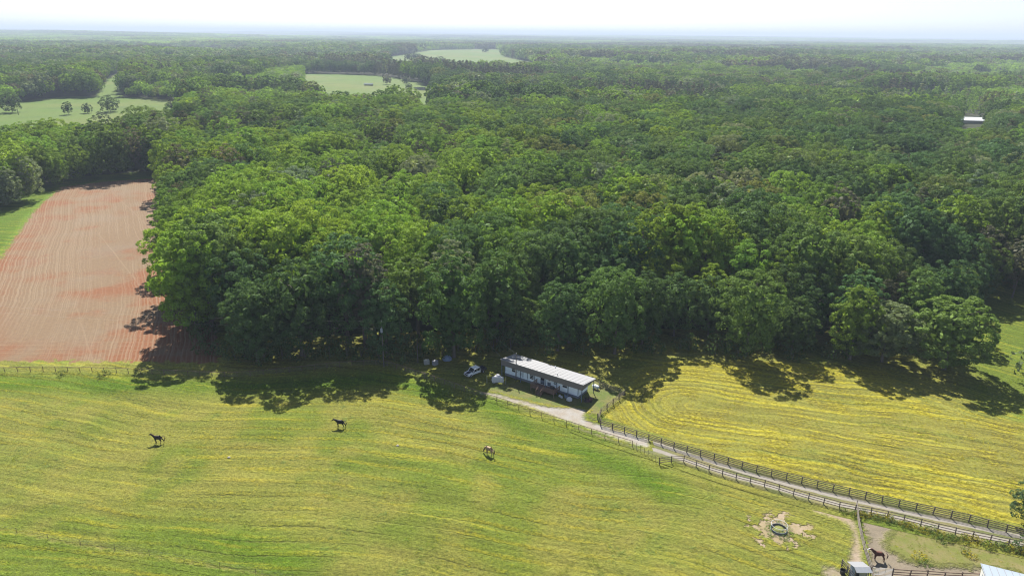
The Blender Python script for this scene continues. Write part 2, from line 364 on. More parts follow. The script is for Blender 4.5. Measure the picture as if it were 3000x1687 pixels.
def mat_hay():
    m = M("flowering_hay"); gc, gh = pasture_colour(m, .8); x, y, z = m.xyz()
    ax, ay = SEG_A; d = SEG_B - SEG_A; L = float(np.hypot(*d)); ux, uy = d / L
    t = ((x - float(ax)) * float(ux) + (y - float(ay)) * float(uy)).fn('MAXIMUM', 0.0).fn('MINIMUM', L)
    px = x - float(ax) - t * float(ux); py = y - float(ay) - t * float(uy)
    mid = m.noise(.16, 4, rough=.6); fine = m.noise(1.6, 5, rough=.7); grit = m.noise(6.0, 3, rough=.7); big = m.noise(.03, 3); wob = m.noise(.5, 3)
    r = (px * px + py * py).fn('SQRT') + (big - .5) * 9.0 + (wob - .5) * 1.0
    fr = (r * (1 / 1.75)).fn('FRACT'); fr2 = ((r + (mid - .5) * 1.6) * (1 / .95)).fn('FRACT')
    u = m.noise(.05, 3, m.vec(r * 4.0, t * .7, 1.0))
    band = m.noise(.6, 2, m.vec(r * .55, t * .03, 5.0))
    flower = ((fr - .45).fn('ABSOLUTE') * -1.0 + .5).step(.12, .34) * (band * .5 + u * .5 + (mid - .5) * .6 + (r - 14.0) * .006).step(.38, .60)
    flower = (flower * .7 + (mid * .6 + fine * .4).step(.5, .62) * .5).fn('MINIMUM', 1.0) * fine.step(.3, .5)
    lined = (1.0 - (fr - .93).fn('ABSOLUTE').step(.02, .075)) * (u + (mid - .5) * .9).step(.40, .66)
    l2 = (1.0 - (fr2 - .5).fn('ABSOLUTE').step(.04, .22)) * mid.step(.38, .6)
    c = m.mix(mid.step(.3, .7), (.215, .215, .040), (.25, .225, .045))
    c = m.mix((band).step(.55, .72) * .6, c, (.15, .205, .040))
    c = m.mix(l2 * .35, c, (.10, .105, .030))
    hs1 = m.noise(1.0, 3, m.vec(r * .72, t * .03, 2.0), rough=.6); hs2 = m.noise(1.0, 2, m.vec(r * 1.7, t * .05, 8.0), rough=.6)
    c = m.mix((hs1 + (mid - .5) * .3 + (r - 12.0) * .005).step(.44, .62) * .72, c, (.355, .315, .026))
    c = m.mix(flower * .5, c, (.36, .32, .02))
    c = m.mix(lined * .45, c, (.135, .095, .03))
    c = m.mix(1.0, c, m.vecmul((fine - .5) * 1.8 + (grit - .5) * 1.1 + (hs1 - .5) * 1.3 + (hs2 - .5) * 1.2 + 1.0), 'MULTIPLY')
    e = soft_edge(m, -.5, 2.0, 1.5, .25)
    m.base(m.mix(e, gc, c), .95, .1, GK); m.bump(fine * .5 + grit * .25 + flower * .4 - lined * .35, .35); return m.m

def mat_soil():
    m = M("red_clay_soil"); gc, gh = pasture_colour(m); x, y, z = m.xyz()
    big = m.noise(.018, 3, rough=.5); mid = m.noise(.08, 4); fine = m.noise(1.1, 5, rough=.7)
    # drill rows follow the long side of the field (it runs away to the left)
    ca, sa = math.cos(math.radians(-27)), math.sin(math.radians(-27))
    across = x * ca - y * sa; along = x * sa + y * ca
    w = (along * .022 + (across * .02)).fn('SINE') * 1.6 + (m.noise(.009, 1) - .5) * 11.0 + (m.noise(.09, 2) - .5) * 1.6
    a1 = across + w
    def tracks(a, per, wd, seed):
        fr = (a * (1 / per)).fn('FRACT'); g = m.noise(.035, 3, m.vec(a * .8, along * .25, seed)).step(.34, .56)
        l1 = 1.0 - (fr - .5).fn('ABSOLUTE').step(wd * .4, wd); return l1 * g
    t1 = tracks(a1, 2.9, .07, 1.0); t2 = tracks(a1 + 1.5, 4.3, .05, 4.0); t3 = tracks(across + along * .17 + w * .6, 17.0, .018, 9.0)
    t4 = tracks(along * .9 - across * .5 + w, 31.0, .012, 13.0); t5 = tracks(a1 * 1.0, .95, .25, 6.0) * .6
    head = (y + (mid - .5) * 2.0); hd = tracks(head, 2.1, .07, 2.0) * (1.0 - (y - 145.0).step(0.0, 9.0))
    tr = t1.fn('MAXIMUM', t2).fn('MAXIMUM', t3 * .6).fn('MAXIMUM', t4 * .4).fn('MAXIMUM', hd * .8).fn('MAXIMUM', t5)
    red = ((big + (mid - .5) * .7).step(.46, .66) + (1.0 - m.attr('edge').step(1.0, 16.0)) * (mid.step(.3, .6)) * .8).fn('MINIMUM', 1.0)
    c = m.mix(red, (.218, .150, .092), (.228, .100, .050))
    c = m.mix(m.noise(.045, 3, m.vec(x, y, 31.)).step(.5, .68) * .6, c, (.225, .17, .12))
    c = m.mix(tr * .5, c, (.33, .25, .17))
    gr = m.noise(7., 3, rough=.7)
    c = m.mix(1.0, c, m.vecmul((fine - .5) * .6 + (gr - .5) * .45 + 1.0), 'MULTIPLY')
    e = soft_edge(m, -.4, .8, 4.0, .5)
    m.base(m.mix(e, gc, c), .95, .1, GK); m.bump(fine * .6 + gr * .2 - tr * .3, .15); return m.m

def mat_dirt(name, c1, c2, amp=1.6, rough_scale=.8, outer=None):
    m = M(name); gc, gh = pasture_colour(m); n = m.noise(.5, 4); fine = m.noise(3., 5, rough=.75); peb = m.noise(14., 2, rough=.8)
    c = m.mix(n.step(.35, .65), c1, c2)
    c = m.mix(1.0, c, m.vecmul((fine - .5) * .6 + (peb - .5) * .5 + 1.0), 'MULTIPLY')
    e = soft_edge(m, -.5, .7, amp, rough_scale)
    if outer: gc = m.mix(1.0, outer, m.vecmul((fine - .5) * 1.4 + (n - .5) * .5 + 1.0), 'MULTIPLY')
    m.base(m.mix(e, gc, c), .95, .1, GK); m.bump(gh * (1.0 - e) + (fine * .6 + peb * .4) * e * .17, .35); return m.m

def mat_drive():
    m = M("gravel_two_track"); gc, gh = pasture_colour(m, .25); u = m.attr("across")
    n = m.noise(.7, 4, rough=.65); n2 = m.noise(.16, 2); fine = m.noise(3.2, 5, rough=.75); peb = m.noise(14., 2, rough=.8)
    au = u.fn('ABSOLUTE') + (n - .5) * .55 + (n2 - .5) * .25
    tr = au.step(.26, .48) * (1.0 - au.step(1.0, 1.35))
    c = m.mix(n, (.34, .31, .275), (.29, .265, .23))
    c = m.mix(1.0, c, m.vecmul((fine - .5) * .6 + (peb - .5) * .5 + 1.0), 'MULTIPLY')
    dry = m.mix(n2.step(.4, .6), (.20, .185, .085), (.14, .155, .055))
    dry = m.mix(1.0, dry, m.vecmul((fine - .5) * 1.2 + 1.0), 'MULTIPLY')
    g = m.mix((u.fn('ABSOLUTE')).step(1.6, 2.4), dry, gc)
    m.base(m.mix(tr, g, c), .95, .1, GK); m.bump(gh * (1.0 - tr) * u.fn('ABSOLUTE').step(1.2, 2.0) + (fine * .6 + peb * .3) * .25, .35); return m.m

def mat_lawn():
    m = M("mown_lawn"); gc, gh = pasture_colour(m, .2); n = m.noise(.3, 4); f = m.noise(2.5, 5, rough=.7)
    c = m.mix(n.step(.35, .65), (.125, .165, .042), (.185, .175, .065))
    c = m.mix(1.0, c, m.vecmul((f - .5) * 1.0 + 1.0), 'MULTIPLY')
    _e = soft_edge(m); m.base(m.mix(_e, gc, c), .95, .1, GK); m.bump(gh * (1.0 - _e) + f * _e * .4, .35); return m.m

def mat_far_field():
    m = M("far_meadow"); n = m.noise(.006, 3); n2 = m.noise(.05, 4, rough=.65); f = m.noise(.5, 4, rough=.7)
    c = m.mix(n.step(.4, .62), (.100, .170, .022), (.140, .175, .038))
    c = m.mix(n2.step(.45, .7) * .5, c, (.075, .12, .03))
    m.base(m.mix(1.0, c, m.vecmul((f - .5) * .7 + 1.0), 'MULTIPLY'), .95, .1, GK); return m.m

def mat_ground():
    m = M("woodland_floor"); n = m.noise(.02, 4); f = m.noise(.3, 4)
    c = m.mix(n.step(.35, .65), (.035, .045, .018), (.055, .058, .030))
    m.base(m.mix(1.0, c, m.vecmul((f - .5) * .8 + 1.0), 'MULTIPLY'), .95, .1, GK); return m.m

def sheet(name, poly, s, z, mat, margin=2.5, extra=None):
    p = np.asarray(poly); x0, y0 = p.min(0) - margin - s; x1, y1 = p.max(0) + margin + s
    xs = np.arange(x0, x1 + s, s); ys = np.arange(y0, y1 + s, s); X, Y = np.meshgrid(xs, ys)
    sd = sdist(poly, X, Y); keep = sd > -margin
    cell = keep[:-1, :-1] & keep[1:, :-1] & keep[:-1, 1:] & keep[1:, 1:]
    idx = np.arange(X.size).reshape(X.shape)
    Q = np.stack([idx[:-1, :-1][cell], idx[:-1, 1:][cell], idx[1:, 1:][cell], idx[1:, :-1][cell]], 1)
    used = np.unique(Q); rm = np.zeros(X.size, np.int64); rm[used] = np.arange(len(used)); Q = rm[Q]
    xf, yf = X.ravel()[used], Y.ravel()[used]; V = np.stack([xf, yf, terrain(xf, yf) + z], 1)
    at = {"edge": sd.ravel()[used], "lush": lush(xf, yf)}
    o = obj(name, fastmesh(name, V, Q, mat, at)); return struct(o)

def ribbon(name, pts, half, z, mat, track, step=.8, nx=12):
    p = np.asarray(pts, float); seg = np.hypot(*np.diff(p, axis=0).T); cum = np.r_[0, np.cumsum(seg)]
    t = np.arange(0, cum[-1], step); cx = np.interp(t, cum, p[:, 0]); cyy = np.interp(t, cum, p[:, 1])
    ker = np.ones(9) / 9; pad = lambda a: np.convolve(np.r_[[a[0]] * 4, a, [a[-1]] * 4], ker, 'valid')
    cx, cyy = pad(cx), pad(cyy); dx, dy = np.gradient(cx), np.gradient(cyy); L = np.hypot(dx, dy); nxv, nyv = -dy / L, dx / L
    us = np.linspace(-half, half, nx)
    X = cx[:, None] + nxv[:, None] * us; Y = cyy[:, None] + nyv[:, None] * us
    V = np.stack([X.ravel(), Y.ravel(), np.full(X.size, z)], 1); idx = np.arange(X.size).reshape(X.shape)
    Q = np.stack([idx[:-1, :-1].ravel(), idx[1:, :-1].ravel(), idx[1:, 1:].ravel(), idx[:-1, 1:].ravel()], 1)
    at = {"across": np.tile(us / track, len(cx)), "edge": np.tile(track - np.abs(us), len(cx)), "lush": lush(X.ravel(), Y.ravel())}
    return struct(obj(name, fastmesh(name, V, Q, mat, at)))

# one sheet to the horizon
_rad = np.r_[0, np.geomspace(30, 900, 40), np.geomspace(960, 30000, 100)]; _a = np.linspace(0, 2 * PI, 241)[:-1]
_R, _A = np.meshgrid(_rad, _a, indexing='ij'); GX, GY = _R * np.sin(_A), _R * np.cos(_A)
_i = np.arange(GX.size).reshape(GX.shape); _n = np.roll(_i, -1, 1)
_Q = np.stack([_i[:-1].ravel(), _n[:-1].ravel(), _n[1:].ravel(), _i[1:].ravel()], 1)
_V = np.stack([GX.ravel(), GY.ravel(), terrain(GX, GY).ravel() - 0.05], 1)
struct(obj("ground", fastmesh("ground", _V, _Q, mat_ground())))

sheet("pasture", OPEN_NEAR, 1.0, 0.0, mat_pasture(), margin=14)
sheet("red_field", REDFIELD, 1.5, 0.03, mat_soil(), margin=3)
sheet("hay_field", HAYFIELD, 1.0, 0.03, mat_hay(), margin=3)
sheet("lawn", LAWN, .7, 0.05, mat_lawn(), margin=1.5)
ribbon("gravel_road", DRIVE, 4.2, 0.07, mat_drive(), 1.25)
sheet("gravel_yard", GRAVEL, .5, 0.09, mat_dirt("pale_gravel", (.36, .34, .31), (.33, .29, .24), .9), margin=1.2)
sheet("dirt_path", DIRT_PATH, .4, 0.05, mat_dirt("worn_sandy_path", (.36, .29, .22), (.31, .245, .165), .7, 1.3), margin=1.2)
sheet("shed_dirt", DIRT_SHED, .4, 0.06, mat_dirt("trampled_dirt", (.30, .25, .19), (.25, .215, .12), 1.0, 1.3), margin=1.2)
sheet("paddock_grass", PADGRASS, .6, 0.03, mat_dirt("trodden_paddock_grass", (.165, .180, .045), (.220, .195, .080), 1.0, .6), margin=1.0)
sheet("paddock_dirt", PADDOCK, .4, 0.04, mat_dirt("bare_paddock_dirt", (.212, .178, .132), (.245, .205, .15), 1.6, .6, (.18, .185, .055)), margin=1.2)
_th = np.linspace(0, 2 * PI, 19)[:-1]
HAYLITTER = [(FEEDER[0] + 3.8 * (1 + .3 * math.sin(3 * t + 1)) * math.cos(t), FEEDER[1] + .2 + 3.0 * (1 + .2 * math.sin(2 * t)) * math.sin(t)) for t in _th]
sheet("hay_litter", HAYLITTER, .3, 0.05, mat_dirt("scattered_old_hay", (.38, .30, .21), (.31, .25, .14), 8.0, .55), margin=1.6)
_w = np.asarray(FENCE_WIRE)
ribbon("worn_strip", FENCE_WIRE, 1.6, 0.04, mat_dirt("dry_fence_line_grass", (.235, .21, .07), (.21, .205, .045), 1.1), .05)
_ff = mat_far_field()
for _nm, _pl in (("left_meadow", FIELD_LEFT), ("middle_meadow", FIELD_MID), ("far_meadow", FIELD_FAR), ("power_line_clearing", CUT)):
    sheet(_nm, _pl, 12 if _nm != "power_line_clearing" else 6, 1.2 if _nm == "far_meadow" else .5, _ff, margin=14 if _nm != "power_line_clearing" else 4)
_my = M("buttercup_meadow"); _my.base(_my.mix(_my.noise(.2, 3), (.21, .175, .02), (.17, .165, .03)), .9, .1)
sheet("yellow_meadow", FIELD_YEL, 5, .6, _my.m, margin=6)
_mw = M("pond_water"); _mw.base((.05, .06, .06), .08, .6); _mw.bump(_mw.noise(.8, 2), .02)
sheet("pond", POND, 2, .9, _mw.m, margin=2)

# ------------------------------------------------------------------ trees
def leaf_material(name, sheen, trans):
    m = M(name); t = m.attr("tint", 'INSTANCER', "Color"); g = m.node("ShaderNodeNewGeometry")
    r = S(m.nt, g.outputs["Random Per Island"])
    c = m.mix(1.0, t, m.vecmul(r * .60 + .76), 'MULTIPLY')
    m.base(c, .62, sheen)
    tr = m.node("ShaderNodeBsdfTranslucent")
    c2 = m.mix(1.0, c, (1.12, 1.15, .55), 'MULTIPLY'); m.nt.links.new(c2.k, tr.inputs[0])
    mx = m.node("ShaderNodeMixShader"); mx.inputs[0].default_value = trans
    m.nt.links.new(m.bsdf.outputs[0], mx.inputs[1]); m.nt.links.new(tr.outputs[0], mx.inputs[2]); m.nt.links.new(mx.outputs[0], m.out.inputs[0])
    return m.m
LEAF = leaf_material("broadleaf_foliage", .03, .36)
_b = M("tree_bark"); _bc = _b.mix(_b.noise(1.5, 3, _b.objco()), (.085, .070, .055), (.15, .13, .11)); _b.base(_bc, .9, .1); BARK = _b.m

def crown_arrays(g, R, top, base, nc, nl, leaf, flat=.8, spread=.33, form='round', fill=.06, core=0, rlo=.74):
    a = (top - base) / 2; c = (top + base) / 2
    zz = np.linspace(-.88, 1.0, nc) ** 1 if form != 'round' else 1 - 1.85 * (np.arange(nc) + .5) / nc
    zz = np.clip(zz + g.normal(0, .06, nc), -.95, .98); ph = np.arange(nc) * 2.39996 + g.normal(0, .35, nc)
    p1, p2 = g.uniform(0, 6.28, 2)
    lob = 1 + .10 * np.sin(2 * ph + p1) + .08 * np.sin(3 * ph + p2 + 2 * zz)
    if form == 'pine': prof = (1 - (zz + 1) / 2) ** .75 * 1.05 + .08
    elif form == 'edge': prof = np.sqrt(1 - np.clip(zz, -1, 1) ** 2 * np.where(zz < 0, .55, 1)) * np.where(zz < 0, .93, 1)
    elif form == 'flat': prof = np.sqrt(1 - np.clip(zz, 0, 1) ** 2) * np.where(zz < 0, .85 + .6 * zz, 1)
    else: prof = np.sqrt(1 - zz ** 2) ** .8
    rho = g.uniform(rlo, 1.04, nc) * prof * lob
    C = np.stack([R * rho * np.cos(ph), R * rho * np.sin(ph), c + a * zz * g.uniform(.86, 1.04, nc)], 1)
    ni = int(nc * fill)
    if ni: C[:ni] *= np.array([.4, .4, .95])
    rc = R * spread * g.uniform(.65, 1.25, nc)
    out = C - np.array([0, 0, c - a * .2]); out /= np.linalg.norm(out, axis=1)[:, None] + 1e-6
    d = g.normal(0, 1, (nc, nl, 3)); d /= np.linalg.norm(d, axis=2)[..., None]
    d = d + .75 * out[:, None] + np.array([0, 0, .28]); d /= np.linalg.norm(d, axis=2)[..., None]
    P = C[:, None] + d * (rc[:, None] * g.uniform(.72, 1.06, (nc, nl)))[..., None] * np.array([1, 1, flat])
    N = d + .42 * g.normal(0, 1, d.shape); N /= np.linalg.norm(N, axis=2)[..., None]
    P = P.reshape(-1, 3); N = N.reshape(-1, 3)
    T = np.cross(N, g.normal(0, 1, N.shape)); T /= np.linalg.norm(T, axis=1)[:, None] + 1e-9; U = np.cross(N, T)
    s = leaf * g.uniform(.55, 1.25, len(P))[:, None]
    if core:                                          # large inner leaf cards added to block light through the crown
        q = g.normal(0, 1, (core, 3)); q /= np.linalg.norm(q, axis=1)[:, None]; rr = g.uniform(.3, .80, core)[:, None]
        Pc = np.array([0, 0, c]) + q * rr * np.array([R * .9, R * .9, a]); Nc = q + .5 * g.normal(0, 1, q.shape); Nc /= np.linalg.norm(Nc, axis=1)[:, None]
        P = np.concatenate([P, Pc]); N = np.concatenate([N, Nc]); s = np.concatenate([s, max(leaf * 2.6, .74) * g.uniform(.7, 1.2, core)[:, None]])
        T = np.cross(N, g.normal(0, 1, N.shape)); T /= np.linalg.norm(T, axis=1)[:, None] + 1e-9; U = np.cross(N, T)
    V = np.stack([P - T * s, P - U * s * .62 + N * s * .12, P + T * s, P + U * s * .62 + N * s * .12], 1).reshape(-1, 3)
    V[:, 2] = np.maximum(V[:, 2], .15)
    Q = np.arange(len(V)).reshape(-1, 4); return V, Q

def trunk_arrays(g, H, r, R, limbs=6, k=7):
    b = B(); lean = g.normal(0, .25, 2)
    pts = [(0, 0, -.2), (0.02, 0, H * .02), (lean[0] * .3, lean[1] * .3, H * .3), (lean[0], lean[1], H * .62), (lean[0] * 1.3, lean[1] * 1.3, H * .9)]
    b.tube(pts, [r * 1.5, r * 1.12, r * .85, r * .55, r * .12], k)
    for i in range(limbs):
        z = H * (.34 + .42 * (i + .5) / limbs); th = i * 2.4 + g.uniform(-.4, .4); L = R * g.uniform(.55, .85)
        x0, y0 = lean * (z / H)
        b.tube([(x0, y0, z), (x0 + L * .5 * math.cos(th), y0 + L * .5 * math.sin(th), z + L * .35), (x0 + L * math.cos(th), y0 + L * math.sin(th), z + L * .8)],
               [r * .42, r * .26, r * .07], 5)
    return b

_pg = np.random.default_rng(21)
CROWN, TRUNK = {}, {}                                 # variant meshes of a 20 m tree
def variant(key, **k):
    V, Q = crown_arrays(_pg, **k); CROWN[key] = fastmesh("crown_" + key, V, Q, LEAF)
for i in range(7): variant(f"round{i}", R=6.7 + .6 * (i % 3), top=20, base=6.5 - (i % 2), nc=92 + 9 * (i % 4), nl=118, leaf=.205, spread=.145 + .02 * (i % 3), core=620, rlo=.84)
for i in range(5): variant(f"edge{i}", R=6.2 + .5 * (i % 3), top=20, base=1.2 + .5 * (i % 3), nc=125, nl=104, leaf=.215, spread=.155, form='edge', core=760, rlo=.78)
for i in range(3): variant(f"airy{i}", R=4.6 + .4 * i, top=20, base=5.5, nc=80, nl=64, leaf=.22, spread=.18, form='edge', fill=.2, core=200)
for i in range(2): variant(f"pine{i}", R=3.6 + .4 * i, top=20, base=6, nc=60, nl=80, leaf=.20, spread=.27, form='pine', flat=.5, fill=.1)
for i in range(2): variant(f"spread{i}", R=7.6, top=20, base=2.0 + i, nc=165, nl=104, leaf=.235, spread=.125, form='edge', core=900, rlo=.82)
for i in range(6): variant(f"mid{i}", R=6.6 + .6 * (i % 3), top=20, base=5 + (i % 3), nc=58, nl=28, leaf=.56, spread=.19, core=130, rlo=.82)
for i in range(2): variant(f"midpine{i}", R=3.6, top=20, base=3, nc=24, nl=22, leaf=.7, spread=.3, form='pine', flat=.6)
for i in range(3): variant(f"field{i}", R=8.5 - i, top=20, base=1.5 + i, nc=44, nl=46, leaf=.62, spread=.26, form='edge', core=90)
for i in range(3): variant(f"low{i}", R=6 + .4 * i, top=20, base=3 + i, nc=17, nl=16, leaf=1.2, spread=.32, core=16)
def patch(i):
    Vs, Qs, n = [], [], 0
    for gx in range(9):
        for gy in range(9):
            V, Q = crown_arrays(_pg, R=6.4, top=20 * _pg.uniform(.8, 1.15), base=4, nc=5, nl=5, leaf=3.2, spread=.45)
            V = V + np.array([(gx - 4 + .5 * (gy % 2)) * 9.5 + _pg.normal(0, 1.5), (gy - 4) * 9.5 + _pg.normal(0, 1.5), 0]); Vs.append(V); Qs.append(Q + n); n += len(V)
    CROWN[f"patch{i}"] = fastmesh(f"crown_patch{i}", np.concatenate(Vs), np.concatenate(Qs), LEAF)
for i in range(2): patch(i)
for i in range(4): TRUNK[i] = trunk_arrays(_pg, 20, .27 + .03 * i, 5.5, 6).me(f"trunk_{i}", BARK)

# species: name for the label, leaf tint, crown variants
SPECIES = {
    'dark':   ("dark green", (.067, .118, .040)), 'mid': ("mid green", (.094, .154, .040)), 'bright': ("bright yellow-green", (.162, .246, .030)),
    'lime':   ("fresh green", (.134, .212, .030)), 'grey': ("pale grey-green", (.165, .205, .120)), 'olive': ("olive green", (.135, .160, .050)),
    'brown':  ("grey-brown half-bare", (.122, .116, .074)), 'pine': ("dull brownish pine", (.075, .082, .052)),
}
def species_at(x, y, u, v):
    """stands change over tens of metres, single trees break the pattern"""
    b = vnoise(x, y, 55, 41); w = vnoise(x, y, 23, 47) * .5 + u * .5
    east = 1 / (1 + math.exp(-(x + 5) / 18))                    # darker oaks stand to the right
    if v < .03: return 'brown' if b < .45 else 'mid'
    if v < .065: return 'pine'
    if v < .12: return 'grey'
    k = w * .75 + b * .35 - east * .24
    if k > .56: return 'bright'
    if k > .43: return 'lime'
    if k > .30: return 'mid'
    return 'dark' if v < .92 else 'olive'

# ---- trunk positions: jittered rows behind the clearings
CLEAR = [(OPEN_NEAR, 0), (FIELD_LEFT, 0), (CUT, 0), (FIELD_MID, 0), (FIELD_FAR, 0), (FIELD_YEL, 0), (POULTRY, 0), (PONDGAP, 0)]
def scatter(y0, y1, sp, half=43, seed=1):
    g = np.random.default_rng(seed); t = math.tan(math.radians(half)); xm = y1 * t + 40
    xs = np.arange(-xm, xm, sp); ys = np.arange(y0, y1, sp * .87); X, Y = np.meshgrid(xs, ys)
    X = X + (np.arange(len(ys)) % 2)[:, None] * sp / 2
    X = (X + g.uniform(-.36, .36, X.shape) * sp).ravel(); Y = (Y + g.uniform(-.36, .36, Y.shape) * sp).ravel()
    ok = (np.abs(X) < Y * t + 40); X, Y = X[ok], Y[ok]
    bad = np.zeros(X.shape, bool)
    for p, m in CLEAR:
        bad |= inside(p, X, Y) if m == 0 else (sdist(p, X, Y) > -m)
    return X[~bad], Y[~bad]

NX, NY = scatter(120, 560, 9.0, seed=3)
def in_view(x, y, z, mx=1.04):
    v = Vector((x, y, z - CAM_H)); d = v.dot(_f)
    return d > 1 and abs(v.dot(_r)) / d * FPX < 1500 * mx and abs(v.dot(_u)) / d * FPX < 843 * mx
ORD = lambda n: f"{n}{'th' if 10 <= n % 100 <= 20 else {1: 'st', 2: 'nd', 3: 'rd'}.get(n % 10, 'th')}"
def place_tree(name, x, y, crown, tint, s, label, cat="tree", group=None, trunk=0, zs=1.0, rot=None, z=None, trunk_scale=1.0):
    r = thing(name, label, cat, (x, y, tz(x, y) if z is None else z), random.uniform(0, 6.28) if rot is None else rot, group)
    r.scale = (s, s, s * zs)
    t = obj("trunk", TRUNK[trunk], r); t.scale = (trunk_scale, trunk_scale, 1)
    c = obj("crown", CROWN[crown], r); c["tint"] = [float(v) for v in tint]
    return r
def jitter(t, g): k = g.uniform(.82, 1.2); h = g.uniform(-.12, .12); return (t[0] * k * (1 + h), t[1] * k, t[2] * k * (1 - h))

_arc = np.asarray(OPEN_NEAR[:27]); _cum = np.r_[0, np.cumsum(np.hypot(*np.diff(_arc, axis=0).T))]
def along_edge(x, y):
    best = (1e9, 0)
    for i in range(len(_arc) - 1):
        a, b = _arc[i], _arc[i + 1]; ab = b - a; t = min(max(((x - a[0]) * ab[0] + (y - a[1]) * ab[1]) / (ab @ ab), 0), 1)
        d = math.hypot(x - a[0] - t * ab[0], y - a[1] - t * ab[1])
        if d < best[0]: best = (d, _cum[i] + t * (_cum[i + 1] - _cum[i]))
    return best
BIG = [(BIGTREES[0][0] + .5, BIGTREES[0][1] + 1.5, 8.5), (BIGTREES[1][0] - 2.5, BIGTREES[1][1] + 3.5, 7.0)]
STAND = [(gx, gy) for gx, gy in STANDOUT]
keepm = np.ones(len(NX), bool)
for bx, by in STAND: keepm &= np.hypot(NX - bx, NY - by) > 6.5
for bx, by, br in BIG: keepm &= np.hypot(NX - bx, NY - by) > br + 1.5
NX, NY = NX[keepm], NY[keepm]
_tg = np.random.default_rng(99); NTREE = []
for x, y in zip(NX, NY):
    d, s = along_edge(x, y); u, v = _tg.uniform(0, 1, 2); sp = species_at(x, y, u, v)
    if d < 13 and x > -75: sp = 'pine' if v < .13 else 'brown' if v < .19 else 'mid' if u > .72 else 'olive' if u < .08 else 'dark'  # front row mostly gets dark leaf tints: its shade is put into the colour
    elif sp == 'dark' and x < -10 and u > .5: sp = 'lime'
    if sp == 'pine': var = f"pine{_tg.integers(2)}"
    elif sp == 'brown': var = f"airy{_tg.integers(3)}"
    elif d < 9: var = f"edge{_tg.integers(5)}"
    elif sp in ('bright', 'lime', 'grey') and _tg.uniform() < .35: var = f"airy{_tg.integers(3)}"
    else: var = f"round{_tg.integers(7)}"
    hs = (1.08 if (-45 < x < 2 and d < 14) else .76 if (2 <= x < 33 and d < 17) else .72 if (x >= 33 and d < 16) else 1) * (_tg.uniform(.74, 1.02) if _tg.uniform() < .62 else _tg.uniform(1.02, 1.26)) * (.9 + .22 * vnoise(x, y, 38, 61)); NTREE.append([x, y, d, s, sp, var, hs, jitter(SPECIES[sp][1], _tg), int(_tg.integers(4))])
NTREE.sort(key=lambda t: math.hypot(t[0], t[1]))
LIMIT = 285; solo, rest = [], []
for t in NTREE:
    (solo if len(solo) < LIMIT and in_view(t[0], t[1], 14) else rest).append(t)
rows = {}
for t in solo:
    part = "behind the red field" if t[3] < _cum[6] else ("beside the red field" if t[3] < _cum[11] else "along the front edge")
    t.append(part); rows.setdefault((part, int(t[2] / 9.0)), []).append(t)
ROWN = ["front", "second", "third", "fourth", "fifth", "sixth", "seventh", "eighth", "ninth", "tenth", "eleventh", "twelfth", "thirteenth", "fourteenth", "fifteenth"]
for (part, k), L in rows.items():
    L.sort(key=lambda t: t[0])
    for n, t in enumerate(L):
        rn = ROWN[min(k, 14)]
        form = "pine" if t[4] == 'pine' else "tree"
        look = SPECIES[t[4]][0].replace(" pine", "")
        lab = f"{look} {form}, {ORD(n + 1)} from left, {rn} row of woods {part}"
        place_tree("pine_tree" if form == "pine" else "woodland_tree", t[0], t[1], t[5], t[7], t[6], lab, "tree", "trees of the woods around the fields", t[8])
for k, (bx, by, br) in enumerate(BIG):
    place_tree("spreading_tree", bx, by, f"spread{k}", ((.118, .180, .040), (.135, .172, .075))[k], (1.12, .92)[k],
               ("broad round-topped olive green tree standing out at the right end of the woods", "lower pale grey-green tree joined to the broad tree at the woods' end")[k], "tree", None, 1, .74, .4)
for k, ((bx, by), tint, sc, lab) in enumerate(zip(STAND, ((.066, .122, .034), (.088, .150, .042), (.105, .165, .040), (.120, .180, .030)), (1.18, 1.02, .98, .86),
        ("large dark green tree bulging out of the woods left of the mobile home", "full-crowned mid green tree bulging from the woods behind the hay field's left end",
         "pale green full-crowned tree bulging from the woods above the middle of the hay field", "yellow-green tree in front of the woods left of the broad round-topped tree"))):
    place_tree("woodland_tree", bx, by, f"edge{k}", tint, sc, lab, "tree", None, k)
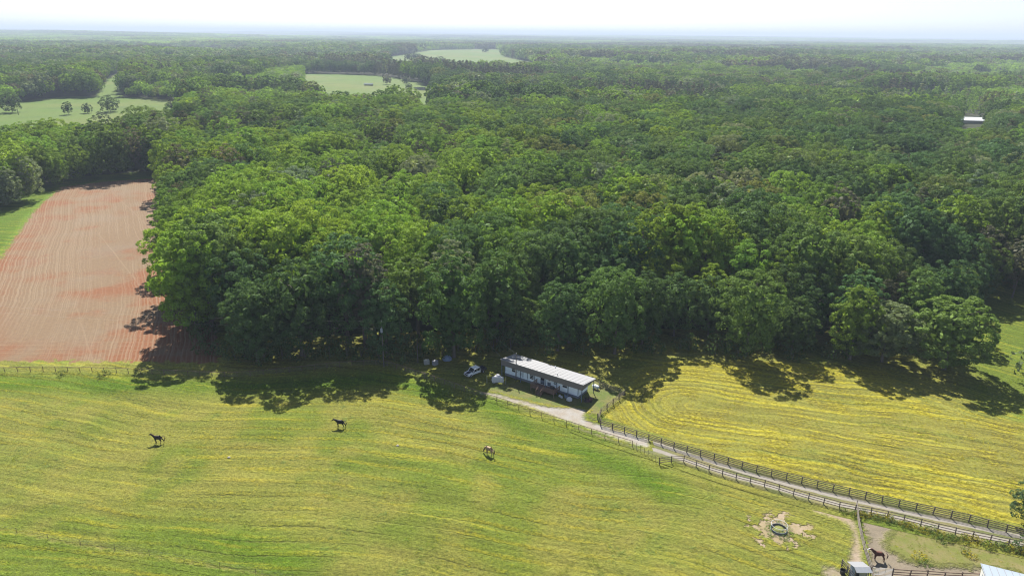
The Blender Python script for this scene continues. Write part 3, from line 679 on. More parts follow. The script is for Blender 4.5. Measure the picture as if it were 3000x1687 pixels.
# trees standing alone in the meadow beyond the woods
for k, ((x, y), var, s, zs, tint, lab) in enumerate(zip(FTREES, ("field0", "field2", "field1", "field0", "midpine0"), (.85, .52, .48, .9, .8), (.95, 1.0, .85, .75, 1.0),
        ((.07, .11, .035), (.05, .085, .03), (.055, .085, .035), (.085, .125, .05), (.07, .075, .055)),
        ("tall dense tree clump at the left end of the far meadow", "small upright tree alone in the left meadow", "small wide tree alone in the left meadow",
         "broad tree clump at the foot of the power line clearing", "dull thin pine at the right end of the left meadow"))):
    place_tree("meadow_tree", x, y, var, tint, s, lab, "tree", "trees in the left meadow", 1, zs)
_g = np.random.default_rng(5)
for k, (x, y, s, zs, tint, var, lab) in enumerate((
        (-150, 1010, .62, .8, (.06, .085, .04), "field1", "small dark round tree in the middle meadow right of the barn roof"),
        (-172, 985, .8, .8, (.12, .12, .09), "field2", "thin pale tree in the middle meadow behind the barn roof"),
        (-118, 990, .8, .85, (.12, .12, .09), "field2", "thin pale tree beside the pond"),
        (-134, 925, .55, .6, (.07, .10, .04), "field0", "low wide bush left of the pond"),
        (-165, 1630, 1.25, .8, (.055, .08, .045), "field0", "dark round tree clump in the middle of the far meadow"),
        (-105, 2700, 1.5, .7, (.05, .075, .04), "field0", "dark tree clump at the back edge of the far meadow"),
        (-262, 1820, 1.2, 1.0, (.055, .08, .045), "mid4", "tall tree of the grove at the left of the far meadow"),
        (-250, 1840, 1.2, 1.0, (.06, .085, .045), "mid0", "second tall tree of the grove in the far meadow"),
        (-236, 1815, 1.1, 1.0, (.05, .075, .04), "mid5", "dark tall tree at the right of the far grove"))):
    place_tree("far_meadow_tree", x, y, var, tint, s, lab, "tree", "trees in the middle and far meadows", 2, zs)

# ---- the rest of the woods is one mass
P, I, L_, R_, SC, TI = [], [], [], [], [], []
def push(X, Y, lod, nvar, scl, tint, z=None):
    n = len(X); P.append(np.stack([X, Y, terrain(X, Y) if z is None else z], 1)); L_.append(np.full(n, lod)); I.append(rng.integers(0, nvar, n))
    R_.append(rng.uniform(0, 2 * PI, n)); SC.append(scl); TI.append(tint)
KEYS = {0: [f"round{i}" for i in range(7)], 1: [f"edge{i}" for i in range(5)], 2: [f"pine{i}" for i in range(2)] + [f"airy{i}" for i in range(3)],
        3: [f"mid{i}" for i in range(6)], 4: [f"midpine{i}" for i in range(2)], 5: [f"low{i}" for i in range(3)], 6: [f"patch{i}" for i in range(2)]}
for lod, pre in ((0, ("round",)), (1, ("edge",)), (2, ("pine", "airy"))):
    T = [t for t in rest if t[5].rstrip("0123456789") in pre]
    if T: push(np.array([t[0] for t in T]), np.array([t[1] for t in T]), lod, len(KEYS[lod]), np.array([[t[6]] * 3 for t in T]), np.array([t[7] for t in T]))
PAL = np.array([SPECIES[k][1] for k in ('dark', 'mid', 'lime', 'bright', 'grey', 'olive', 'brown', 'pine')])
def far_tints(X, Y, seed):
    g = np.random.default_rng(seed); n = len(X); b = vnoise(X, Y, 90, 71) * .5 + vnoise(X, Y, 320, 73) * .5
    k = b * 1.1 + g.uniform(-.28, .28, n) - .12
    i = np.select([k > .66, k > .5, k > .3], [3, 2, 1], 0); u = g.uniform(0, 1, n)
    i = np.where(u < .10, 4, np.where(u < .17, 5, np.where(u < .21, 6, i)))
    st = (vnoise(X, Y, 150, 77) > .68); i = np.where(st & (u > .3), 7, i)
    young = vnoise(X, Y, 240, 91) * .65 + vnoise(X, Y, 60, 93) * .35 > .60
    i = np.where(young & (u > .25), np.where(u > .6, 3, 2), i)
    t = PAL[i] * g.uniform(.82, 1.2, n)[:, None] * np.where(young, 1.28, .95)[:, None]; return t, st, young
for y0, y1, sp, lod, nv, sd in ((560, 1350, 9.2, 3, 6, 11), (1350, 3000, 12.0, 5, 3, 12)):
    X, Y = scatter(y0, y1, sp, 41, sd); t, st, yg = far_tints(X, Y, sd); g = np.random.default_rng(sd + 50)
    s = np.where(g.uniform(0, 1, len(X)) < .65, g.uniform(.68, .95, len(X)), g.uniform(.95, 1.25, len(X))) * (.82 + .35 * vnoise(X, Y, 160, 79)) * (1 if lod == 3 else 1.12) * np.where(yg, .68, 1.06)
    s3 = np.stack([s * (1 if lod == 3 else 1.1), s * (1 if lod == 3 else 1.1), s], 1)
    if lod == 3:
        push(X[~st], Y[~st], 3, 6, s3[~st], t[~st]); push(X[st], Y[st], 4, 2, s3[st], t[st])
    else: push(X, Y, 5, 3, s3, t)
for y0, y1, sp, sd in ((3000, 6500, 82, 13), (6500, 21000, 150, 14)):
    X, Y = scatter(y0, y1, sp, 40, sd); g = np.random.default_rng(sd + 50)
    gap = vnoise(X, Y, 420, 83) * .6 + vnoise(X, Y, 1100, 85) * .4 < .27
    X, Y = X[~gap], Y[~gap]; t, _, _y = far_tints(X * .12, Y * .12, sd)
    k = sp / 82 * 1.05; zsc = g.uniform(.85, 1.2, len(X)) * (1 if sp < 100 else 1.25)
    push(X, Y, 6, 2, np.stack([np.full(len(X), k)] * 2 + [zsc], 1), t)
P = np.concatenate(P); pm = bpy.data.meshes.new("woods"); pm.vertices.add(len(P)); pm.vertices.foreach_set("co", P.astype(np.float32).ravel())
def pattr(n, typ, v, key):
    a = pm.attributes.new(n, typ, 'POINT'); a.data.foreach_set(key, v)
pattr("lod", 'INT', np.concatenate(L_).astype(np.int32), "value"); pattr("pick", 'INT', np.concatenate(I).astype(np.int32), "value")
pattr("turn", 'FLOAT', np.concatenate(R_).astype(np.float32), "value"); pattr("size", 'FLOAT_VECTOR', np.concatenate(SC).astype(np.float32).ravel(), "vector")
_t = np.concatenate(TI); pattr("tint", 'FLOAT_COLOR', np.concatenate([_t, np.ones((len(_t), 1))], 1).astype(np.float32).ravel(), "color")
print("woods instances", len(P))

def instancer(name, me_obj, sets):
    """sets: {lod: [prototype objects]}"""
    ng = bpy.data.node_groups.new(name, 'GeometryNodeTree')
    ng.interface.new_socket("Geometry", in_out='INPUT', socket_type='NodeSocketGeometry'); ng.interface.new_socket("Geometry", in_out='OUTPUT', socket_type='NodeSocketGeometry')
    N = ng.nodes; K = ng.links; gi = N.new("NodeGroupInput"); go = N.new("NodeGroupOutput"); join = N.new("GeometryNodeJoinGeometry")
    def na(n, t):
        a = N.new("GeometryNodeInputNamedAttribute"); a.data_type = t; a.inputs[0].default_value = n; return a.outputs[0]
    comb = N.new("ShaderNodeCombineXYZ"); K.new(na("turn", 'FLOAT'), comb.inputs[2])
    for lod, protos in sets.items():
        cmp = N.new("FunctionNodeCompare"); cmp.data_type = 'INT'; cmp.operation = 'EQUAL'; K.new(na("lod", 'INT'), cmp.inputs[2]); cmp.inputs[3].default_value = lod
        jn = N.new("GeometryNodeJoinGeometry")
        for p in protos:
            oi = N.new("GeometryNodeObjectInfo"); oi.inputs[0].default_value = p; oi.inputs["As Instance"].default_value = True
            K.new(oi.outputs["Geometry"], jn.inputs[0])
        ip = N.new("GeometryNodeInstanceOnPoints"); K.new(gi.outputs[0], ip.inputs["Points"]); K.new(cmp.outputs[0], ip.inputs["Selection"]); K.new(jn.outputs[0], ip.inputs["Instance"])
        ip.inputs["Pick Instance"].default_value = True; K.new(na("pick", 'INT'), ip.inputs["Instance Index"])
        K.new(comb.outputs[0], ip.inputs["Rotation"]); K.new(na("size", 'FLOAT_VECTOR'), ip.inputs["Scale"]); K.new(ip.outputs[0], join.inputs[0])
    K.new(join.outputs[0], go.inputs[0])
    md = me_obj.modifiers.new("instances", 'NODES'); md.node_group = ng
PROTO = {k: bpy.data.objects.new("prototype_" + k, CROWN[k]) for ks in KEYS.values() for k in ks}
woods = struct(obj("woods", pm), "stuff")
woods["label"] = "mass of mixed green trees stretching from behind the fields to the horizon"; woods["category"] = "woods"
instancer("woods_instances", woods, {l: [PROTO[k] for k in ks] for l, ks in KEYS.items()})

# ------------------------------------------------------------------ air
hb = B().box((0, 0, 45), (62000, 62000, 190))
_hm = bpy.data.materials.new("pale_air"); _hm.use_nodes = True; _hn = _hm.node_tree; _hn.nodes.remove(_hn.nodes["Principled BSDF"])
_pv = _hn.nodes.new("ShaderNodeVolumePrincipled"); _pv.inputs["Color"].default_value = (.53, .62, .76, 1); _pv.inputs["Density"].default_value = HAZE
_pv.inputs["Anisotropy"].default_value = 0.0
_hn.links.new(_pv.outputs[0], _hn.nodes["Material Output"].inputs["Volume"])
if HAZE: hz = struct(hb.build("haze", _hm), "stuff")

# ------------------------------------------------------------------ materials of built things
WOOD_DARK = simple("weathered_dark_wood", (.120, .098, .085), .85, .1, .2, 3)
WOOD_GREY = simple("silvered_wood", (.17, .15, .13), .85, .1, .2, 3)
PIPE = simple("rusty_pipe", (.13, .085, .065), .7, .3, .2, 4)
GALV = simple("galvanised_steel", (.42, .43, .44), .45, .5, .1, 3, .6)
POLEWOOD = simple("grey_pole_wood", (.11, .10, .09), .85, .1, .15, 2)
WIRE = simple("aluminium_wire", (.22, .22, .22), .5, .5, .05, 2)
WHITE = simple("white_paint", (.72, .74, .75), .5, .3, .06, 1)
SIDING = simple("pale_siding", (.74, .82, .88), .6, .3, .05, 1)
TRIM = simple("slate_blue_trim", (.10, .14, .19), .6, .3, .08, 2)
SKIRT = simple("grey_skirting", (.17, .18, .20), .8, .2, .15, 2)
FASCIA = simple("charcoal_fascia", (.135, .125, .125), .6, .3, .08, .8)
GLASS = simple("dark_glass", (.02, .025, .03), .08, .6, .05, 2)
DECK = simple("brown_deck_boards", (.17, .115, .09), .8, .2, .25, 3)
BLACK = simple("black_plastic", (.02, .02, .022), .5, .4, .1, 2)
RUBBER = simple("tyre_rubber", (.025, .025, .025), .8, .2, .1, 2)
TIN = M("white_tin_roof")
_n = TIN.noise(.4, 4, TIN.objco()); _n2 = TIN.noise(6, 3, TIN.objco())
TIN.base(TIN.mix(_n.step(.45, .75) * .5, (.178, .181, .192), TIN.mix(_n2, (.150, .150, .152), (.165, .168, .175))), .6, .2); TIN.bsdf.inputs["Metallic"].default_value = .1; TIN = TIN.m

# ------------------------------------------------------------------ fences
_bx = lambda nm, d, mat, bev=0: B().box((0, 0, 0), d).me(nm, mat, bev)
def resample(pts, step):
    p = np.asarray(pts, float); seg = np.hypot(*np.diff(p, axis=0).T); cum = np.r_[0, np.cumsum(seg)]
    n = max(1, int(round(cum[-1] / step))); t = np.linspace(0, cum[-1], n + 1)
    return np.stack([np.interp(t, cum, p[:, 0]), np.interp(t, cum, p[:, 1])], 1)
def fence(name, label, pts, step, post, rail, heights, ph, off=0.07, wires=(), post_jit=.03, cat="fence", group=None, rname="rail", wmat=None):
    """post, rail: meshes one metre tall / one metre long; every post and rail is an object"""
    q = resample(pts, step); root = thing(name, label, cat, (q[0][0], q[0][1], 0), 0, group); o = np.array([q[0][0], q[0][1]])
    fr = np.random.default_rng(len(label))
    for i, p in enumerate(q):
        a = q[min(i + 1, len(q) - 1)] - q[max(i - 1, 0)]
        h = ph * (1 + fr.uniform(-.03, .03))
        obj("post", post, root, (*(p - o), h / 2 - .1), (fr.normal(0, post_jit), fr.normal(0, post_jit), math.atan2(a[1], a[0])), (1, 1, h + .2))
    for i in range(len(q) - 1):
        a, b = q[i] - o, q[i + 1] - o; L = math.hypot(*(b - a)); th = math.atan2(b[1] - a[1], b[0] - a[0]); nx, ny = -math.sin(th) * off, math.cos(th) * off
        for h in heights:
            obj(rname, rail, root, ((a[0] + b[0]) / 2 + nx, (a[1] + b[1]) / 2 + ny, h + fr.normal(0, .012)), (0, fr.normal(0, .006), th), (L + .06, 1, 1))
    for h in wires:
        b = B(); b.tube([(*(p - o), h - (.0)) for p in q], .008, 4); b.build("wire", wmat or WIRE, root)
    return root
POST_B = _bx("board_post", (.15, .15, 1), WOOD_DARK, .01); RAIL_B = _bx("board_rail", (1, .04, .10), WOOD_DARK)
POST_L = _bx("grey_post", (.13, .13, 1), WOOD_DARK, .01); RAIL_G = _bx("silver_rail", (1, .045, .14), WOOD_GREY)
POST_P = B().tube([(0, 0, -.5), (0, 0, .5)], .055, 8).me("pipe_post", PIPE); RAIL_P = B().tube([(-.5, 0, 0), (.5, 0, 0)], .05, 8).me("pipe_rail", PIPE)
POST_PG = B().tube([(0, 0, -.5), (0, 0, .5)], .05, 8).me("grey_pipe_post", WOOD_GREY); RAIL_PG = B().tube([(-.5, 0, 0), (.5, 0, 0)], .055, 8).me("grey_pipe_rail", WOOD_GREY)
POST_T = B().box((0, 0, 0), (.05, .02, 1)).box((0, .02, 0), (.015, .035, 1)).me("steel_t_post", PIPE)
POST_S = B().tube([(0, 0, -.5), (0, 0, .5)], .045, 7).me("stick_post", WOOD_GREY)

fence("board_fence", "dark four-board fence between the gravel road and the yellow hay field", FENCE_UP, 2.35, POST_B, RAIL_B, (.35, .68, 1.0, 1.32), 1.42)
fence("board_fence", "dark board fence on the pasture side of the gravel road", FENCE_LOW, 2.2, POST_L, _bx("brown_rail", (1, .04, .10), WOOD_DARK), (.45, .85, 1.28), 1.36, -.08)
fence("pipe_fence", "long pipe rail fence between the big pasture and the woods and house", FENCE_PIPE, 2.6, POST_P, RAIL_P, (1.18,), 1.2, 0.0, (.25, .5, .75, 1.0))
fence("wire_fence", "short run of steel posts and wire joining pipe fence to board fence", FENCE_TPOST, 1.0, POST_T, RAIL_P, (), 1.3, 0, (.3, .6, .9, 1.2))
fence("wire_fence", "thin wire fence along the worn strip in the lower left pasture", FENCE_WIRE, 5.5, POST_T, RAIL_P, (), 1.0, 0, (.35, .7, .95))
fence("paddock_fence", "silvery rail fence running from the road down beside the paddock", FENCE_PADDOCK, 2.3, POST_L, RAIL_G, (.5, .9, 1.3), 1.4, -.1)
fence("paddock_fence", "brown rail fence along the bottom of the paddock beside the barn", FENCE_BOTTOM, 2.2, POST_L, _bx("low_brown_rail", (1, .05, .12), PIPE), (.45, .85, 1.25), 1.36, -.08)
fence("yard_fence", "thin post and wire fence behind the right end of the mobile home", FENCE_BACK, 1.9, POST_S, RAIL_P, (), 1.25, 0, (.4, .8, 1.15))

# tube gate beside the brown horse
gx0, gx1 = Vector((*GATE[0], 0)), Vector((*GATE[1], 0)); gl = (gx1 - gx0).length; gth = math.atan2(gx1.y - gx0.y, gx1.x - gx0.x)
gate = thing("tube_gate", "pale steel tube gate between the small feed shed and the brown fence", "gate", gx0, gth)
B().tube([(.08, 0, .2), (.08, 0, 1.25), (gl - .08, 0, 1.25), (gl - .08, 0, .2), (.08, 0, .2)], .03, 6).build("gate_frame", GALV, gate)
for h in (.42, .62, .82, 1.04): B().tube([(.08, 0, h), (gl - .08, 0, h)], .022, 6).build("bar", GALV, gate)
for x in (gl * .35, gl * .65): B().tube([(x, 0.02, .2), (x, 0.02, 1.25)], .02, 6).build("upright", GALV, gate)
B().tube([(-.05, 0, -.1), (-.05, 0, 1.5)], .06, 8).build("hinge_post", PIPE, gate)

# ------------------------------------------------------------------ mobile home under its shed roof
HX, HY, HR = -2.16, 132.5, math.atan2(-11.0, 16.09); HL, HD = 19.5, 5.2
home = thing("mobile_home", "long white mobile home under a pale metal shed roof", "mobile home", (HX, HY, 0), HR)
ZF, ZB, FB = 4.0, 3.15, 2.78
rf = B().prism([(-.0, 0), (0, 0)], 0, 0) if False else None
roof = B(); roof.v = [Vector(p) for p in ((-.15, -.1, ZF + .02), (HL + .15, -.1, ZF + .02), (HL + .15, HD + .1, ZB + .02), (-.15, HD + .1, ZB + .02),
                                          (-.15, -.1, ZF - .06), (HL + .15, -.1, ZF - .06), (HL + .15, HD + .1, ZB - .06), (-.15, HD + .1, ZB - .06))]
roof.f = [[0, 1, 2, 3], [7, 6, 5, 4], [0, 4, 5, 1], [1, 5, 6, 2], [2, 6, 7, 3], [3, 7, 4, 0]]
roof = roof.build("roof", TIN, home)
_sl = (ZB - ZF) / HD; _rb = B()
_rl = math.hypot(HD + .2, (HD + .2) * _sl); RIB = B().box((0, 0, 0), (.05, _rl, .035)).me("roof_rib", TIN)
for i in range(21):
    obj("roof_rib", RIB, roof, (.1 + i * (HL - .2) / 20, HD / 2, (ZF + ZB) / 2 + .03), (math.atan(_sl), 0, 0))
B().tube([(13.2, .9, ZF - .15), (13.2, .9, ZF + .35)], .06, 8).build("vent_pipe", GALV, roof)
B().tube([(10.6, 4.4, ZB + .1), (10.6, 4.4, ZB + .6)], .07, 8).build("vent_pipe", WHITE, roof)
B().box((HL / 2, .0, (ZF + FB) / 2 - .07), (HL, .06, ZF - FB)).build("fascia", FASCIA, home)
for x, nm in ((HL, "gable_end"), (0, "gable_end")):
    g = B(); s = .03
    g.v = [Vector(p) for p in ((x - s, .04, FB), (x - s, HD, FB + .15), (x - s, HD, ZB - .08), (x - s, .04, ZF - .1), (x + s, .04, FB), (x + s, HD, FB + .15), (x + s, HD, ZB - .08), (x + s, .04, ZF - .1))]
    g.f = [[0, 1, 2, 3], [7, 6, 5, 4], [0, 4, 5, 1], [1, 5, 6, 2], [2, 6, 7, 3], [3, 7, 4, 0]]
    g.build(nm, FASCIA, home)
W0, W1, WY0, WY1 = .35, 18.1, .95, 4.85
body = B().box(((W0 + W1) / 2, (WY0 + WY1) / 2, 1.83), (W1 - W0, WY1 - WY0, 2.54)).build("wall", SIDING, home)
CORR = _bx("wall_batten", (.03, .02, 2.5), SIDING)
for i in range(37): obj("wall_batten", CORR, body, (W0 + .2 + i * (W1 - W0 - .4) / 36, WY0 - .011, 1.83))
B().box(((W0 + W1) / 2, (WY0 + WY1) / 2, .27), (W1 - W0 - .06, WY1 - WY0 - .06, .54)).build("skirting", SKIRT, home)
B().box(((W0 + W1) / 2, WY0 - .02, .56), (W1 - W0, .05, .07)).build("base_trim", TRIM, home)
TR = _bx("wall_trim", (.12, .05, 2.2), TRIM)
for x in (W0 + .06, 4.95, 6.05, W1 - .06): obj("wall_trim", TR, home, (x, WY0 - .035, 1.92))
PST = _bx("roof_post", (.13, .13, FB), TRIM, .01)
for x, y in ((.15, .12), (4.9, .12), (8.35, .12), (11.0, .12), (13.6, .12), (16.2, .12), (19.3, .12), (19.3, HD - .15), (9.6, HD - .15), (.15, HD - .15)):
    obj("roof_post", PST, home, (x, y, FB / 2), None, (1, 1, 1.0 if y < 1 else 1.12))
for a, b in ((13.6, 16.2), (16.2, 19.3)): B().box(((a + b) / 2, .12, .98), (b - a - .13, .07, .08)).build("porch_rail", TRIM, home)
def window(x, w, h, z, panes, mat=GLASS, fr=WHITE):
    f = B(); t = .07
    for sx in (-1, 1): f.box((sx * (w / 2), 0, 0), (t, .06, h + t))
    for sz in (-1, 1): f.box((0, 0, sz * (h / 2)), (w - t, .06, t))
    for k in range(1, panes): f.box((0, 0, -h / 2 + h * k / panes), (w - t, .05, .05))
    o = f.build("window", fr, home, loc=(x, WY0 - .05, z))
    B().box((0, .02, 0), (w - t - .004, .02, h - t)).build("pane", mat, o); return o
window(7.15, .95, 1.25, 1.75, 4); window(2.6, .9, 1.0, 1.95, 2, GLASS); window(15.0, 1.1, .9, 2.05, 2)
dr = B().box((9.75, WY0 - .03, 1.82), (.95, .05, 2.0)).build("door", GLASS, home); B().box((9.75, WY0 - .06, 1.35), (.8, .03, .6)).build("storm_panel", TRIM, dr)
dw = B().box((11.35, WY0 - .035, 1.82), (.92, .06, 2.0)).build("door", WHITE, home); B().box((11.35, WY0 - .075, 1.25), (.78, .03, .8)).build("lower_panel", TRIM, dw)
B().box((11.35, WY0 - .075, 2.2), (.3, .03, .3)).build("door_pane", GLASS, dw); B().box((11.72, WY0 - .09, 1.75), (.04, .06, .1)).build("handle", GALV, dw)
_wr = B(); _wr.tube([(12.75 + .24 * math.cos(t), WY0 - .08, 1.95 + .24 * math.sin(t)) for t in np.linspace(0, 2 * PI, 15)], .07, 6); _wr.build("wreath", simple("dark_green_wreath", (.03, .06, .04), .9), home)
B().tube([(4.4, WY0 - .12, .3), (4.4, WY0 - .12, 3.4)], .04, 6).build("meter_conduit", GALV, home); B().box((4.4, WY0 - .1, 1.5), (.3, .16, .45)).build("meter_box", GALV, home)

porch = thing("wooden_porch", "brown wooden porch with steps and slatted railings at the mobile home", "porch", (HX, HY, 0), HR)
DX0, DX1, DY0, DY1, DZ = 8.5, 13.9, -1.55, .88, .74
PL = _bx("deck_board", (DX1 - DX0, .135, .035), DECK)
for i in range(16): obj("deck_board", PL, porch, ((DX0 + DX1) / 2, DY0 + .09 + i * .15, DZ))
for x in np.linspace(DX0 + .1, DX1 - .1, 5): B().box((x, (DY0 + DY1) / 2, DZ - .1), (.06, DY1 - DY0 - .1, .15)).build("joist", DECK, porch)
DP = _bx("porch_post", (.1, .1, 1.75), DECK, .008); BL = _bx("baluster", (.045, .04, .72), DECK)
for x, y in ((DX0, DY0), (10.35, DY0), (11.45, DY0), (DX1, DY0), (DX0, DY1 - .1), (DX1, DY1 - .1)): obj("porch_post", DP, porch, (x, y - .0, .86))
def rail_run(a, b):
    a, b = Vector(a), Vector(b); L = (b - a).length; th = math.atan2(b.y - a.y, b.x - a.x); c = (a + b) / 2
    for h, d in ((1.68, .05), (.92, .05)): B().box((c.x, c.y, h), (L - .1, .07, d), th).build("hand_rail", DECK, porch)
    n = max(2, int(L / .16))
    for k in range(1, n):
        p = a.lerp(b, k / n); obj("baluster", BL, porch, (p.x, p.y, 1.3), th)
rail_run((DX0, DY0, 0), (10.35, DY0, 0)); rail_run((11.45, DY0, 0), (DX1, DY0, 0)); rail_run((DX0, DY0, 0), (DX0, DY1 - .1, 0)); rail_run((DX1, DY0, 0), (DX1, DY1 - .1, 0))
for k in range(3): B().box((10.9, DY0 - .2 - .3 * k, DZ - .2 - .19 * k), (1.0, .3, .05)).build("step", DECK, porch)
for x in (10.38, 11.42): B().box((x, DY0 - .5, .38), (.05, 1.15, .22), 0, ('X', .57)).build("stringer", DECK, porch)
for x in (10.38, 11.42):
    B().box((x, DY0 - 1.0, .55), (.09, .09, 1.15)).build("newel_post", DECK, porch); B().box((x, DY0 - .5, 1.38), (.06, 1.2, .07), 0, ('X', .5)).build("hand_rail", DECK, porch)

def at_home(x, y): c, s = math.cos(HR), math.sin(HR); return (HX + c * x - s * y, HY + s * x + c * y)
grill = thing("barbecue_grill", "black barbecue grill standing on the wooden porch", "grill", (*at_home(12.9, -.4), DZ + .02), HR)
_g1 = B(); _g1.tube([(-.38, 0, .85), (-.38, 0, .851), (.38, 0, .85)], [.01, .27, .27], 12); _g1.build("lid", BLACK, grill)
for x in (-.28, .28):
    for y in (-.18, .18): B().tube([(x, y, 0), (x * .8, y * .8, .7)], .02, 6).build("leg", BLACK, grill)
B().box((.62, 0, .78), (.4, .4, .04)).build("side_shelf", BLACK, grill)
def lump(name, label, cat, x, y, r, h, mat, seed, group=None, z0=0):
    g = np.random.default_rng(seed); V, F = [], []; n, k = 12, 6
    for j in range(k):
        t = j / (k - 1); rr = r * math.sqrt(max(0, 1 - (t * .98) ** 2.2)) * (.9 if j == 0 else 1)
        for i in range(n): q = rr * (1 + g.uniform(-.16, .16)); a = 2 * PI * i / n; V.append((q * math.cos(a), q * math.sin(a) * .85, h * t * (1 + g.uniform(-.06, .06))))
    for j in range(k - 1):
        for i in range(n): F.append([j * n + i, j * n + (i + 1) % n, (j + 1) * n + (i + 1) % n, (j + 1) * n + i])
    F.append([(k - 1) * n + i for i in range(n)])
    return tag(obj(name, mesh(name, V, F, mat, False), None, (x, y, z0), g.uniform(0, 6)), label, cat, group)
BAG = simple("white_plastic_sheet", (.42, .43, .45), .45, .4, .08, 3); TARPB = simple("faded_blue_plastic", (.14, .19, .27), .5, .4, .12, 3)
REDB = simple("faded_maroon_paint", (.09, .05, .055), .6, .3, .2, 3); GREYB = simple("grey_household_junk", (.22, .22, .24), .7, .3, .2, 3)
lump("rubbish_bag", "large white bag on the grass at the mobile home's right corner", "bag", *at_home(17.0, -.6), .62, .85, BAG, 1)
lump("rubbish_bag", "small white bag beside the porch railing", "bag", *at_home(14.6, -.3), .3, .45, BAG, 2)
lump("rubbish_bag", "small white bag between the blue tub and the porch", "bag", *at_home(15.2, -.55), .26, .5, BAG, 3)
# a plastic tub: open lathe with rim
def tub(name, label, x, y, r, h, mat, cat="tub", z0=0.0, flare=1.15, handles=False):
    root = thing(name, label, cat, (x, y, z0)); b = B()
    b.tube([(0, 0, .0), (0, 0, .001), (0, 0, h), (0, 0, h + .03), (0, 0, h + .03), (0, 0, h), (0, 0, .06), (0, 0, .059)], [.01, r / flare, r, r * 1.05, r * .95, r * .93, r / flare * .92, .01], 16, False)
    b.build("wall", mat, root, smooth=False)
    rb = B(); rb.tube([(r * 1.03 * math.cos(t), r * 1.03 * math.sin(t), h) for t in np.linspace(0, 2 * PI, 19)], .025, 6, False); rb.build("rim", mat, root)
    return root
tub("storage_tub", "faded blue tub standing against the mobile home", *at_home(15.9, .1), .42, .7, TARPB)
tub("water_tub", "black water tub outside the small feed shed", TUB[0][0], TUB[0][1], .38, .62, BLACK, "tub")
# garden tractor in the shade at the right end
mw = thing("riding_mower", "maroon riding mower parked in the shade under the roof's right end", "mower", (*at_home(20.2, 1.2), 0), HR + .5)
B().box((0, 0, .42), (1.5, .62, .22)).build("chassis", REDB, mw, .04); B().box((.5, 0, .68), (.75, .5, .34)).build("hood", REDB, mw, .05); B().box((-.35, 0, .7), (.42, .42, .12)).build("seat", BLACK, mw, .03)
B().box((-.53, 0, .92), (.1, .4, .4)).build("seat_back", BLACK, mw, .03); B().box((-.05, 0, .22), (.8, 1.05, .14)).build("mower_deck", REDB, mw, .03)
_sw = B(); _sw.tube([(.05 + .16 * math.cos(t) * .7, .16 * math.sin(t), .98 + .08 * math.cos(t)) for t in np.linspace(0, 2 * PI, 13)], .018, 6, False); _sw.tube([(.25, 0, .8), (.05, 0, .98)], .02, 6); _sw.build("steering_wheel", BLACK, mw)
for x, r in ((.6, .2), (-.5, .28)):
    for s in (-1, 1): B().tube([(x, s * .3, r), (x, s * .46, r)], r, 14).build("wheel", RUBBER, mw)
pt = thing("propane_tank", "small grey tank standing behind the roof's far right post", "tank", (*at_home(19.0, 6.6), 0), HR)
_p = B(); _p.tube([(-.75, 0, .62), (-.72, 0, .62), (-.55, 0, .62), (.55, 0, .62), (.72, 0, .62), (.75, 0, .62)], [.05, .25, .36, .36, .25, .05], 14); _p.build("tank", simple("pale_grey_tank", (.45, .48, .52), .4, .4), pt, smooth=False)
for x in (-.45, .45): B().box((x, 0, .14), (.08, .5, .28)).build("foot", GALV, pt)
B().tube([(0, 0, .95), (0, 0, 1.1)], .09, 8).build("valve_cap", GALV, pt)

# washing line with a white sheet thrown over it
c0 = Vector((SHEET[2][0], SHEET[2][1], 0)); cl = thing("washing_line", "washing line on thin posts left of the mobile home", "washing line", c0, 0)
p1 = Vector((5.0, 3.6, 0)); p2 = Vector((3.9, -.3, 0))
for p in (Vector((0, 0, 0)), p1, p2): B().tube([(p.x, p.y, -.1), (p.x, p.y, 1.75)], .04, 8).build("post", GALV, cl)
B().tube([(0, 0, 1.72), (1.2, -.1, 1.62), (2.9, -.28, 1.64), (3.9, -.3, 1.72)], .01, 4).build("line", WIRE, cl); B().tube([(0, 0, 1.72), (2.5, 1.8, 1.6), (5.0, 3.6, 1.72)], .01, 4).build("line", WIRE, cl)
V, F = [], []; nu, nv = 22, 12
for j in range(nv):
    for i in range(nu):
        u, v = i / (nu - 1), j / (nv - 1)
        if v < .62: t = v / .62; V.append((1.0 + 2.45 * u + .06 * math.sin(9 * t + u * 4), -.16 - .08 * u - .03 + .07 * math.sin(u * 23) * (1 - t) - .1 * (1 - t), .28 + .12 * u + (1.34 - .1 * u) * t - .05 * math.sin(u * 9)))
        else: t = (v - .62) / .38; V.append((1.0 + 2.45 * u - .25 * t * (u - .6), -.16 + (1.05 * t) * (.35 + .9 * math.sin(PI * min(1, max(0, u * 1.2 - .1)))), 1.62 + .12 * math.sin(PI * t * .8) * math.exp(-((u - .45) / .26) ** 2) - .35 * t * (1 - math.exp(-((u - .45) / .3) ** 2))))
for j in range(nv - 1):
    for i in range(nu - 1): F.append([j * nu + i, j * nu + i + 1, (j + 1) * nu + i + 1, (j + 1) * nu + i])
_sh = obj("hung_sheet", mesh("hung_sheet", V, F, BAG, True), None, c0); tag(_sh, "large white sheet slung over the washing line left of the mobile home", "sheet")
_so = _sh.modifiers.new("thickness", 'SOLIDIFY'); _so.thickness = .02

